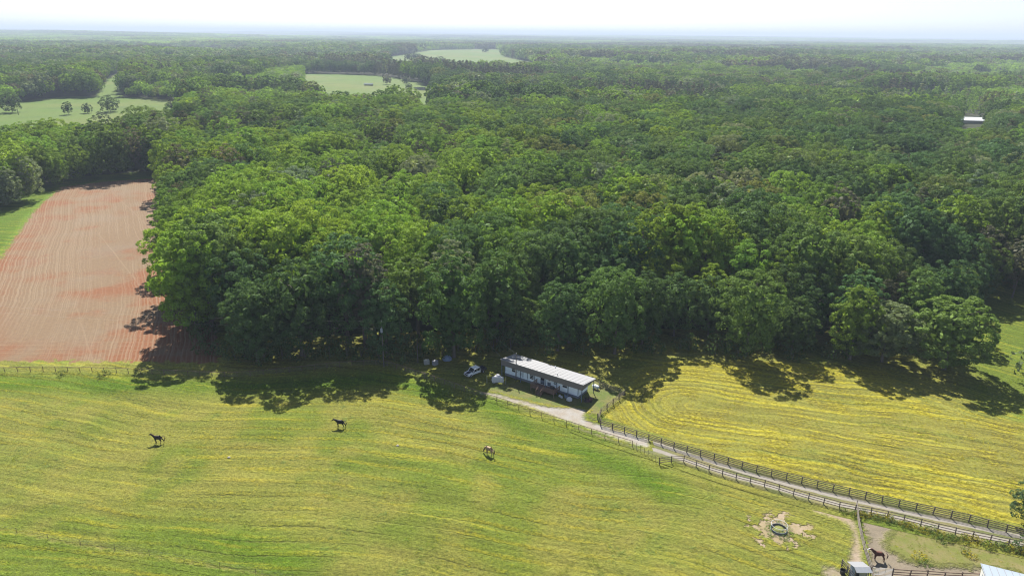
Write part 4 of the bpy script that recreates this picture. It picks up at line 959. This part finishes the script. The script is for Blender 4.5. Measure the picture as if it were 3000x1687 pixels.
# ------------------------------------------------------------------ pickup in the shade of the woods
TRUCKW = simple("white_car_paint", (.70, .71, .72), .3, .5, .04, 1); TRUCKD = simple("navy_panel_paint", (.02, .025, .045), .35, .5, .1, 1)
tk = thing("pickup_truck", "old white four-door pickup with a dark bonnet panel parked by the fence", "truck", (-7.75, 133.55, 0), math.radians(222)); tk.scale = (.88, .88, .88)
prof = [(-1.1, .42), (2.55, .42), (2.62, .62), (2.58, .92), (1.25, 1.06), (-1.1, 1.06)]
bd = B().prism(prof, -.92, .92).build("body", TRUCKW, tk, .03)
cabp = [(-1.02, 1.05), (1.22, 1.05), (.62, 1.72), (-.92, 1.74)]
cb = B().prism(cabp, -.86, .86).build("cab", GLASS, tk, .02)
B().box((-.18, 0, 1.765), (1.62, 1.70, .07)).build("roof", TRUCKW, tk, .02)
for s in (-1, 1):
    for a, b in (((1.24, s * .875, 1.05), (.63, s * .87, 1.74)), ((-1.0, s * .875, 1.05), (-.93, s * .87, 1.74)), ((.02, s * .878, 1.05), (.0, s * .872, 1.74))):
        B().tube([a, b], .055, 6).build("pillar", TRUCKW, tk)
    for x0, x1 in ((.06, 1.2), (-1.0, -.02)):
        d = B().box(((x0 + x1) / 2, s * .925, .78), (x1 - x0, .03, .48)).build("door", TRUCKW, tk, .01); B().box((x0 + .15, s * .95, .93), (.14, .03, .04)).build("handle", BLACK, d)
    B().box((.2, s * .93, .5), (2.2, .04, .1)).build("side_moulding", BLACK, tk)
    B().box((2.6, s * .68, .80), (.06, .34, .17)).build("headlight", GALV, tk); B().box((1.15, s * 1.0, 1.12), (.1, .18, .14)).build("mirror", BLACK, tk)
_hd = B(); _hd.v = [Vector(p) for p in ((1.3, -.5, 1.075), (2.52, -.5, .945), (2.52, .5, .945), (1.3, .5, 1.075), (1.3, -.5, 1.09), (2.52, -.5, .96), (2.52, .5, .96), (1.3, .5, 1.09))]
_hd.f = [[3, 2, 1, 0], [4, 5, 6, 7], [0, 1, 5, 4], [1, 2, 6, 5], [2, 3, 7, 6], [3, 0, 4, 7]]; _hd.build("bonnet_panel", TRUCKD, tk)
B().box((2.64, 0, .72), (.05, 1.0, .26)).build("grille", BLACK, tk); B().box((2.68, 0, .5), (.14, 1.8, .16)).build("bumper", GALV, tk, .03)
bed = B()
for s in (-1, 1): bed.box((-2.05, s * .86, .82), (1.88, .1, .5))
bed.box((-2.98, 0, .82), (.06, 1.82, .5)); bed.box((-2.05, 0, .58), (1.9, 1.7, .06)); bed.build("bed", TRUCKD, tk)
for x in (1.85, -1.95):
    for s in (-1, 1):
        w = B().tube([(x, s * .68, .36), (x, s * .93, .36)], .36, 16).build("wheel", RUBBER, tk); B().tube([(x, s * .935, .36), (x, s * .95, .36)], .19, 12).build("rim", GALV, w)
# things left at the edge of the woods
for k, (x, y) in enumerate(CLUTTER[:2]):
    a = thing("old_appliance", ("pale metal cabinet dumped at the woods' edge beside the thin pole", "grey metal cabinet dumped at the woods' edge nearer the pickup")[k], "appliance", (x, y, 0), .3 + k * .5)
    B().box((0, 0, .5), (1.15, .8, 1.0)).build("case", (GALV, GREYB)[k], a, .03); B().box((0, -.415, .55), (1.0, .03, .75)).build("door", (GALV, GREYB)[k], a, .01); B().box((.4, -.44, .6), (.04, .04, .3)).build("handle", BLACK, a)
lump("covered_heap", "heap under a faded blue tarp at the woods' edge behind the pickup", "heap", *CLUTTER[2], 1.1, 1.1, TARPB, 9)
for k, (x, y) in enumerate(STONES): lump("stone", ("pale stone in the pasture left of the tan horse", "pale stone in the pasture right of the walking black horse")[k], "stone", x, y, .26, .2, simple("pale_limestone", (.3, .28, .25), .9, .1, .15, 4), 20 + k)

# ------------------------------------------------------------------ poles and wires
def pole(label, x, y, h, r=.14, arm=0, can=False, rot=0, bracket=False):
    p = thing("utility_pole", label, "utility pole", (x, y, 0), rot); B().tube([(0, 0, -.3), (0, 0, h)], [r, r * .68], 10).build("shaft", POLEWOOD, p)
    if arm:
        B().box((0, -.12, h - .35), (arm, .1, .12)).build("crossarm", POLEWOOD, p)
        for x_ in (-arm / 2 + .1, arm / 2 - .1): B().tube([(x_, -.12, h - .29), (x_, -.12, h - .08)], [.05, .03], 8).build("insulator", GALV, p)
    B().tube([(0, 0, h), (0, 0, h + .22)], [.05, .03], 8).build("insulator", GALV, p)
    if can:
        c = B().tube([(.0, -.36, h - 2.35), (0, -.36, h - 2.3), (0, -.36, h - 1.45), (0, -.36, h - 1.38)], [.2, .24, .24, .15], 14).build("transformer", simple("pale_blue_grey_can", (.30, .34, .40), .4, .4), p)
        B().tube([(0, -.36, h - 1.38), (0, -.36, h - 1.1)], .04, 6).build("bushing", GALV, c)
    if bracket: B().tube([(.02, -.05, h * .28), (1.1, -.5, h * .52)], .035, 6).build("brace", POLEWOOD, p)
    return p
pole("tall pole with a pale transformer can at the bend of the pipe fence", *POLES[0], 10.5, .15, 0, True)
pole("shorter bare pole in front of the woods right of the transformer pole", *POLES[1], 5.6, .11)
pole("grey pole rising in front of the mobile home's left half", *POLES[2], 6.1, .13, 0, False, 0, True)
def wire(label, a, b, sag, r=.008):
    a, b = Vector(a), Vector(b); n = 16
    w = B().tube([a.lerp(b, t) - Vector((0, 0, sag * 4 * t * (1 - t))) - a for t in np.linspace(0, 1, n)], r, 5).build("overhead_wire", WIRE, None, loc=a)
    tag(w, label, "wire", "overhead wires")
pl = (-150, 150.5, 10.5); pole("pole beyond the left edge carrying wires over the red field", pl[0], pl[1], 10.5, .15)
wire("upper wire running left from the transformer pole over the red field", (*POLES[0], 10.55), (pl[0], pl[1], 10.6), 1.6)
wire("lower wire running left from the transformer pole over the red field", (*POLES[0], 9.0), (pl[0], pl[1], 9.0), 1.6)
wire("wire from the woods to the top of the pole before the house", (-11, 149, 9.0), (*POLES[2], 6.1), .5)
wire("wire from the woods to the mobile home's left roof corner", (-9.5, 147, 7.0), (HX + .4, HY - .1, 4.1), .4)

# ------------------------------------------------------------------ hay feeder ring, shed, barn
RINGM = simple("green_grey_feeder_steel", (.20, .27, .27), .5, .4, .15, 3)
fd = thing("hay_feeder", "round steel hay feeder ring standing on scattered hay", "feeder", (*FEEDER, 0)); RR = 1.15
def ring(h, r, t): return B().tube([(r * math.cos(a), r * math.sin(a), h) for a in np.linspace(0, 2 * PI, 37)], t, 6, False)
ring(1.0, RR, .028).build("top_ring", GALV, fd); ring(.42, RR, .022).build("middle_ring", RINGM, fd); ring(.06, RR, .025).build("bottom_ring", RINGM, fd)
_sk = B(); _n = 36
for i in range(_n):
    a, b = 2 * PI * i / _n, 2 * PI * (i + 1) / _n; _sk.quad(*[(q * math.cos(t), q * math.sin(t), z) for q, t, z in ((RR - .02, a, .08), (RR - .02, b, .08), (RR - .02, b, .34), (RR - .02, a, .34))])
_s2 = _sk.build("skirt", simple("grey_sheet_steel", (.10, .11, .14), .5, .4), fd); _m = _s2.modifiers.new("thickness", 'SOLIDIFY'); _m.thickness = .012
UP = B().tube([(0, 0, .38), (0, 0, 1.0)], .016, 6).me("upright", RINGM)
for i in range(16): t = 2 * PI * i / 16; obj("upright", UP, fd, (RR * math.cos(t), RR * math.sin(t), 0))
HAYM = simple("weedy_old_hay", (.13, .14, .045), .95, .05, .3, 5); lump("hay_pile", "low heap of old hay lying inside the feeder ring", "hay", *FEEDER, .95, .35, HAYM, 33)

sr = [Vector((*p, 0)) for p in SHEDROOF]; so = (sr[0] + sr[2]) / 2
shed = thing("feed_shed", "small open shed with a bright tin roof at the paddock corner", "shed", (so.x, so.y, 0), 0)
def slab(pts, t, name, mat, par):
    b = B(); n = len(pts); b.v = [Vector(p) for p in pts] + [Vector(p) - Vector((0, 0, t)) for p in pts]
    b.f = [list(range(n)), list(range(n, 2 * n))[::-1]] + [[i, n + i, n + (i + 1) % n, (i + 1) % n] for i in range(n)]
    return b.build(name, mat, par)
L = [p - so for p in sr]; z1, z2, z3 = 2.15, 2.3, 1.95
slab([(L[0].x, L[0].y, z1), (L[1].x, L[1].y, z1), (L[2].x, L[2].y, z2), (L[3].x, L[3].y, z2)], .04, "roof", TIN, shed)
slab([(L[3].x, L[3].y - .01, z2 - .005), (L[2].x, L[2].y - .01, z2 - .005), (L[2].x + .1, L[2].y - .65, z3), (L[3].x + .1, L[3].y - .65, z3)], .04, "roof_flap", GALV, shed)
cx0, cx1 = L[3].x + .3, L[2].x - .25; cy0, cy1 = L[3].y - .15, L[0].y - .15
BLUEW = simple("blue_grey_boards", (.22, .26, .33), .8, .2, .12, 2)
B().box((cx0 - .15, (cy0 + cy1) / 2, .98), (.06, cy1 - cy0, 1.95)).build("side_wall", BLUEW, shed); B().box((cx1 - .0, (cy0 + cy1) / 2, .98), (.06, cy1 - cy0, 1.95)).build("side_wall", BLUEW, shed)
B().box(((cx0 + cx1) / 2, cy1, .98), (cx1 - cx0, .06, 1.95)).build("back_wall", BLUEW, shed); B().box(((cx0 + cx1) / 2 + .2, cy0 - .02, .9), (1.0, .05, 1.8)).build("door", GALV, shed)
for x in (cx0 - .2, cx1): B().box((x, cy0 - .25, .98), (.09, .09, 1.95)).build("post", WOOD_GREY, shed)
fence("pen_fence", "short silvery rail pen around the small feed shed", [(TUB[0][0] + .45, TUB[0][1] + 1.3), (TUB[0][0] + .75, TUB[0][1] - .9), (TUB[0][0] + .95, TUB[0][1] - 2.4)], 1.3, POST_L, RAIL_G, (.5, .9, 1.25), 1.35, -.08)

BTIN = simple("pale_blue_tin", (.20, .235, .28), .4, .4, .06, .5)
b0 = Vector((*BARNROOF[0], 0)); b1 = Vector((*BARNROOF[1], 0)); b2 = Vector((*BARNROOF[2], 0)); ex = (b1 - b0).normalized(); ey = Vector((ex.y, -ex.x, 0))
barn = thing("barn", "barn with pale blue-white tin roof cut off by the lower right corner", "barn", b0, math.atan2(ex.y, ex.x))
BW, BD = 11.0, 7.0
slab([(0, 0, 3.2), (BW, 0, 3.2), (BW, -BD, 4.0), (0, -BD, 4.0)][::-1], .08, "roof", BTIN, barn)
RB2 = B().box((0, 0, 0), (.06, BD, .04)).me("roof_rib", TIN)
for i in range(14): obj("roof_rib", RB2, barn, (.1 + i * .83, -BD / 2, 3.62), (-math.atan(.8 / BD), 0, 0))
B().box((.25, -BD / 2, 1.5), (.1, BD - .6, 3.0)).build("end_wall", simple("cream_tin_wall", (.55, .55, .53), .5, .3), barn); B().box((BW / 2, -.3, 1.5), (BW - .6, .1, 3.0)).build("back_wall", simple("cream_tin_wall", (.55, .55, .53), .5, .3), barn)
B().box((.15, -2.5, 1.3), (.06, 2.2, 2.6)).build("door", SKIRT, barn)

# far buildings
ph = np.asarray(POULTRY); pc = np.asarray(POULTRY_C); PT = simple("bright_metal_roof", (.40, .42, .45), .4, .4, .04, .2)
sh = thing("poultry_house", "long low white-roofed shed in a gap of the far woods", "shed", (pc[0], pc[1], tz(*pc)), math.radians(-8)); sh.scale = (1.9, 1.5, .66)
B().box((0, 0, 2), (30, 12, 4)).build("wall", WHITE, sh); B().prism([(-7.6, 4.0), (7.6, 4.0), (0, 6.6)], -15.6, 15.6).build("roof", PT, sh, rot=math.radians(90))
fb = thing("far_barn", "open barn with a dull green roof in the middle meadow", "barn", (*BARN_FAR, tz(*BARN_FAR)), .1); fb.scale = (.55, .55, .6)
B().prism([(-6.5, 3.0), (6.5, 3.0), (6.5, 3.25), (0, 6.0), (-6.5, 3.25)], -11, 11).build("roof", simple("dull_green_roof", (.12, .15, .13), .9, .1), fb, rot=math.radians(90))
for x in (-9.5, -3, 3, 9.5):
    for y in (-5.5, 5.5): B().box((x, y, 1.5), (.3, .3, 3.0)).build("post", WOOD_GREY, fb)
B().box((0, 5.4, 1.5), (20, .15, 2.9)).build("back_wall", WOOD_GREY, fb)
for k, (x, y, h) in enumerate(((-402, 648, 13), (-432, 830, 14))):
    pole(("pole standing at the left of the left meadow", "pole in the power line clearing")[k], x, y, h, .3, 2.4) if k else pole("pole standing in front of the tall clump in the left meadow", -405, 585, 13, .25, 2.2)

# ------------------------------------------------------------------ horses: one skinned body each
def coat(name, c, leg=None):
    m = M(name); z = S(m.nt, m.node("ShaderNodeSeparateXYZ").outputs[2]); sp = z.k.node; m.nt.links.new(m.objco(), sp.inputs[0])
    n = m.noise(3, 3, m.objco()); k = m.mix(1.0, c, m.vecmul(n * .5 + .75), 'MULTIPLY')
    m.base(m.mix(z.step(.35, .7), leg or c, k), .6, .15); return m.m
def horse(label, x, y, rot, c, leg, hair, pose='up', walk=0.0, blaze=False, group="horses", s=1.0):
    root = thing("horse", label, "horse", (x, y, 0.02), rot, group); root.scale = (s, s, s)
    J = [(-.62, 0, 1.32), (-.30, 0, 1.26), (.05, 0, 1.20), (.40, 0, 1.24), (.62, 0, 1.30)]
    Rd = [(.27, .25), (.30, .29), (.31, .33), (.29, .32), (.22, .27)]
    E = [(0, 1), (1, 2), (2, 3), (3, 4)]
    if pose == 'up': nk = [(.84, 0, 1.47), (1.04, 0, 1.66), (1.17, 0, 1.80)]; hd = [(1.30, 0, 1.77), (1.48, 0, 1.67), (1.63, 0, 1.58)]
    elif pose == 'level': nk = [(.86, 0, 1.42), (1.10, 0, 1.52), (1.28, 0, 1.60)]; hd = [(1.40, 0, 1.52), (1.54, 0, 1.38), (1.66, 0, 1.25)]
    else: nk = [(.84, 0, 1.20), (1.06, 0, .92), (1.22, 0, .62)]; hd = [(1.30, 0, .46), (1.37, 0, .28), (1.42, 0, .12)]
    b = len(J); J += nk + hd; Rd += [(.16, .23), (.12, .17), (.10, .13), (.10, .12), (.075, .09), (.06, .065)]
    E += [(4, b)] + [(b + i, b + i + 1) for i in range(5)]
    for sd in (-1, 1):                                # ears
        J.append((nk[2][0] + .0, sd * .07, nk[2][2] + .14)); Rd.append((.022, .03)); E.append((b + 2, len(J) - 1))
    w = walk
    for sd, ph in ((-1, 1), (1, -1)):
        f0 = w * .22 * ph; n = len(J)                 # fore leg: elbow, wrist ("knee"), fetlock, hoof
        J += [(.48 + f0 * .15, sd * .17, .92), (.50 + f0 * .6, sd * .17, .52), (.47 + f0 * .95, sd * .17, .17), (.52 + f0, sd * .17, .04)]
        Rd += [(.12, .13), (.066, .072), (.045, .05), (.062, .07)]; E += [(3, n), (n, n + 1), (n + 1, n + 2), (n + 2, n + 3)]
        h0 = -w * .24 * ph; n = len(J)                # hind leg: stifle forward, hock back, fetlock, hoof
        J += [(-.46 + h0 * .2, sd * .18, .93), (-.74 + h0 * .6, sd * .18, .56), (-.70 + h0 * .95, sd * .18, .17), (-.64 + h0, sd * .18, .04)]
        Rd += [(.15, .17), (.075, .085), (.047, .052), (.062, .07)]; E += [(0, n), (n, n + 1), (n + 1, n + 2), (n + 2, n + 3)]
    me = bpy.data.meshes.new("horse_body"); me.from_pydata(J, E, []); o = obj("body", me, root); bm = bmesh.new(); bm.from_mesh(me); sl = bm.verts.layers.skin.verify()
    bm.verts.ensure_lookup_table()
    for i, v in enumerate(bm.verts): v[sl].radius = Rd[i]; v[sl].use_root = (i == 2)
    bm.to_mesh(me); bm.free(); o.modifiers.new("skin", 'SKIN').use_smooth_shade = True; ss = o.modifiers.new("smooth", 'SUBSURF'); ss.levels = ss.render_levels = 2
    dg = bpy.context.evaluated_depsgraph_get(); nm = bpy.data.meshes.new_from_object(o.evaluated_get(dg)); o.modifiers.clear(); o.data = nm
    nm.materials.clear(); nm.materials.append(coat(f"coat_{x:.0f}", c, leg)); nm.polygons.foreach_set("use_smooth", [True] * len(nm.polygons))
    hm = simple(f"hair_{x:.0f}", hair, .7, .3, .2, 6)
    sw = .28 if pose == 'up' and walk else .06
    B().tube([(-.80, 0, 1.42), (-.95 - sw, 0, 1.38 + sw * .2), (-1.06 - sw, .02, 1.1), (-1.06 - sw * .6, .03, .75), (-1.02, .03, .5)], [.05, .075, .085, .07, .02], 8).build("tail", hm, root, smooth=True)
    mn = B()
    for i in range(7):
        t = i / 6; p = Vector((.55, 0, 1.56)).lerp(Vector(nk[0]) + Vector((-.10, 0, .22)), min(1, t * 2)) if t < .5 else (Vector(nk[0]) + Vector((-.10, 0, .22))).lerp(Vector(nk[2]) + Vector((-.08, 0, .12)), t * 2 - 1)
        mn.tube([p + Vector((0, .01, .03)), p + Vector((.0, .12, -.05)), p + Vector((.03, .15, -.2))], [.05, .05, .01], 6)
    mn.build("mane", hm, root, smooth=True)
    if blaze:
        a, c2, d = [Vector(q) for q in hd]; up = Vector((.3, 0, .55)).normalized()
        bl = B()
        for q, rr in ((a, .115), (c2, .095), (d, .07)): pass
        bl.tube([a + up * .075, c2 + up * .062, d + up * .035, d + Vector((.06, 0, -.01))], [.045, .055, .06, .045], 8); bl.build("blaze", WHITE, root, smooth=True)
    return root
horse("black horse walking left alone in the left half of the pasture", *HORSES[0], math.radians(176), (.022, .016, .014), (.02, .015, .013), (.06, .03, .02), 'up', 1.0, s=.97)
horse("black horse with lowered head near the shade in the middle of the pasture", *HORSES[1], math.radians(172), (.016, .015, .016), (.015, .014, .014), (.012, .012, .012), 'level', .8)
horse("tan horse with dark tail grazing right of the two black horses", *HORSES[2], math.radians(142), (.27, .185, .11), (.10, .07, .05), (.05, .035, .03), 'graze', .3)
horse("brown horse with a white face standing in the bare paddock", *HORSES[3], math.radians(166), (.085, .035, .024), (.085, .038, .026), (.05, .022, .016), 'up', 0.0, True, s=.95)

# ------------------------------------------------------------------ shrubs, weeds and the tree at the right edge
V, Q = crown_arrays(_pg, R=1.0, top=1.1, base=.1, nc=20, nl=16, leaf=.11, spread=.4, form='edge'); SHRUB = fastmesh("shrub_leaves", V, Q, LEAF)
V, Q = crown_arrays(_pg, R=1.0, top=.9, base=.05, nc=16, nl=14, leaf=.12, spread=.42, form='edge'); SHRUB2 = fastmesh("weed_leaves", V, Q, LEAF)
STEM = B().tube([(0, 0, -.1), (.05, 0, .4), (.1, .05, .8)], [.04, .03, .01], 5).tube([(0, 0, .1), (-.2, .1, .7)], [.03, .01], 5).tube([(0, 0, .1), (.1, -.25, .65)], [.03, .01], 5).me("stem", BARK)
def shrub(name, label, x, y, r, h, tint, group, me=None, cat="shrub"):
    t = thing(name, label, cat, (x, y, 0), random.uniform(0, 6), group); t.scale = (r, r, h); obj("stem", STEM, t); c = obj("leaves", me or SHRUB, t); c["tint"] = list(tint); return t
_sg = np.random.default_rng(8)
for k, (x, y) in enumerate(WEEDS):
    where = "along the road fence" if k < 10 else "inside the paddock"
    n = k + 1 if k < 10 else k - 9
    yel = k % 3 == 1
    shrub("weed_clump", f"{'yellow-flowered' if yel else 'leafy green'} weed clump {where}, {ORD(n)} from the left", x, y, _sg.uniform(.6, .95), _sg.uniform(.4, .7), (.26, .22, .02) if yel else (.09, .135, .03), "weed clumps by the paddock", SHRUB2 if yel else SHRUB, "weeds")
for k in range(7):
    a = k * .9 + .3; shrub("weed_clump", f"small leafy weed clump around the hay feeder ring, {ORD(k + 1)} counting anticlockwise from its right side", FEEDER[0] + (1.5 + .35 * (k % 3)) * math.cos(a), FEEDER[1] + (1.45 + .3 * (k % 2)) * math.sin(a), _sg.uniform(.35, .6), _sg.uniform(.2, .4), (.11, .17, .04), "weed clumps around the hay feeder", SHRUB2, "weeds")
_wp = np.asarray(FENCE_LOW[7:]); q = resample(_wp, 1.5); m0 = 0
for k, p in enumerate(q):
    for j in range(1 + (k % 2)):
        x, y = p[0] + _sg.normal(0, .35), p[1] - .8 - .6 * j + _sg.normal(0, .3); m0 += 1; yel = _sg.uniform() < .45
        shrub("fence_weed", f"{'yellowish' if yel else 'green'} fence-line weed, {ORD(m0)} counted right from the paddock corner", x, y, _sg.uniform(.45, .85), _sg.uniform(.45, .95), (.25, .225, .03) if yel else (.12, .165, .035), "weeds along the road fence", SHRUB2, "weeds")
place_tree("roadside_tree", 76.9, 85.9, "edge1", (.085, .130, .060), .40, "green tree leaning over the road at the right edge above the barn", "tree", None, 0, .95)
shrub("roadside_bush", "leafy bush under the road fence at the right edge", 73.4, 80.2, 1.6, 1.5, (.06, .10, .04), None)
shrub("edge_bush", "grey-green bush at the right edge of the grass below the woods", SHRUB_R[0] + 2.0, SHRUB_R[1] + .5, 4.5, 5.5, (.12, .15, .08), None)
for k, (x, y) in enumerate(((-94, 131.2), (-85, 131.0))): shrub("fence_shrub", ("small dark shrub by the pipe fence below the red field", "larger dark shrub by the pipe fence below the red field")[k], x, y, (.8, 1.1)[k], (.8, .95)[k], (.085, .11, .04), None)
# thicket along the foot of the front woods
_ug = np.random.default_rng(17); ar = np.asarray(OPEN_NEAR[6:24]); q = resample(ar, 4.2); n = 0
for p in q:
    d = _ug.uniform(-1.5, 2.5); dirn = np.array([0, 1.]) ; x, y = p + dirn * d + _ug.normal(0, .8, 2)
    if not in_view(x, y, 2): continue
    n += 1; shrub("understorey_shrub", f"dark shrub at the foot of the woods, {ORD(n)} along their edge from the red field", x, y, _ug.uniform(1.6, 2.9), _ug.uniform(1.8, 4.2), (.06, .095, .028), "shrubs at the foot of the woods")

# ------------------------------------------------------------------ tussocks of grass and weeds (uncountable)
def tuft_mesh(name, n, h, sp, seed):
    g = np.random.default_rng(seed); V, Q = [], []
    for k in range(n):
        a = g.uniform(0, 2 * PI); b = g.uniform(.03, sp); x, y = b * math.cos(a), b * math.sin(a); ln = g.uniform(.15, .75) * h; hh = h * g.uniform(.5, 1.1); w = h * .16; ca, sa = math.cos(a + 1.57), math.sin(a + 1.57)
        tx, ty = x + ln * math.cos(a), y + ln * math.sin(a)
        i = len(V); V += [(x - w * ca, y - w * sa, 0), (x + w * ca, y + w * sa, 0), (tx + w * .5 * ca, ty + w * .5 * sa, hh), (tx - w * .5 * ca, ty - w * .5 * sa, hh)]; Q.append([i, i + 1, i + 2, i + 3])
    return fastmesh(name, V, Q, LEAF)
TUFT = [bpy.data.objects.new(f"prototype_tuft{k}", tuft_mesh(f"tuft{k}", 14, .10, .20, 60 + k)) for k in range(4)]
def in_frame_xy(X, Y):
    v = np.stack([X, Y, np.full(len(X), -CAM_H)], 1); d = v @ np.array(_f); return (np.abs(v @ np.array(_r)) / d * FPX < 1600) & ((v @ np.array(_u)) / d * FPX > -950)
_gg = np.random.default_rng(77); N0 = 150000
X = _gg.uniform(-112, 112, N0); Y = _gg.uniform(68, 140, N0); ok = inside(OPEN_NEAR, X, Y) & in_frame_xy(X, Y)
for p, mgn in ((REDFIELD, 1.0), (GRAVEL, .8), (DIRT_PATH, .6), (PADDOCK, .3), (DIRT_SHED, .3), (LAWN, 0.3)): ok &= sdist(p, X, Y) < -mgn * 0 - (0 if mgn < .5 else -.3)
ok &= linedist(DRIVE, X, Y) > 2.1
ok &= np.hypot(X - FEEDER[0], Y - FEEDER[1]) > 3.0
X, Y = X[ok], Y[ok]; hay = inside(HAYFIELD, X, Y); lu = lush(X, Y)
weed = .6 * sstep(.70, .80, vnoise(X, Y, 5.5, 18) * .55 + vnoise(X, Y, 1.6, 19) * .45)
dens = .08 + .45 * weed + .15 * lu + np.where(hay, .08, 0)
ok = _gg.uniform(0, 1, len(X)) < dens; X, Y, hay, lu, weed = X[ok], Y[ok], hay[ok], lu[ok], weed[ok]; n = len(X)
t = np.where(hay[:, None], (.235, .22, .04), (.215, .215, .045)) * np.ones((n, 1)); u = _gg.uniform(0, 1, n)
t = np.where((u < np.where(hay, .30, .10))[:, None], (.36, .30, .015), t); t = t * (1 - lu[:, None]) + np.array((.12, .20, .014)) * lu[:, None]
t = t * (1 - .8 * weed[:, None]) + np.array((.135, .200, .045)) * .8 * weed[:, None]; t *= _gg.uniform(.75, 1.1, n)[:, None] * 1.3
sc = _gg.uniform(.45, 1.1, n) * (1 + .2 * weed)
gm = bpy.data.meshes.new("grass_tussocks"); gm.vertices.add(n); gm.vertices.foreach_set("co", np.stack([X, Y, np.full(n, .03)], 1).astype(np.float32).ravel()); pm = gm
pattr("lod", 'INT', np.zeros(n, np.int32), "value"); pattr("pick", 'INT', _gg.integers(0, 4, n).astype(np.int32), "value"); pattr("turn", 'FLOAT', _gg.uniform(0, 6.28, n).astype(np.float32), "value")
pattr("size", 'FLOAT_VECTOR', np.stack([sc * 1.3, sc * 1.3, sc], 1).astype(np.float32).ravel(), "vector"); pattr("tint", 'FLOAT_COLOR', np.concatenate([t, np.ones((n, 1))], 1).astype(np.float32).ravel(), "color")
gt = struct(obj("grass", gm), "stuff"); gt["label"] = "tussocky yellow-green grass and flowering weeds over the pastures"; gt["category"] = "grass"
instancer("grass_instances", gt, {0: TUFT}); print("tussocks", n)
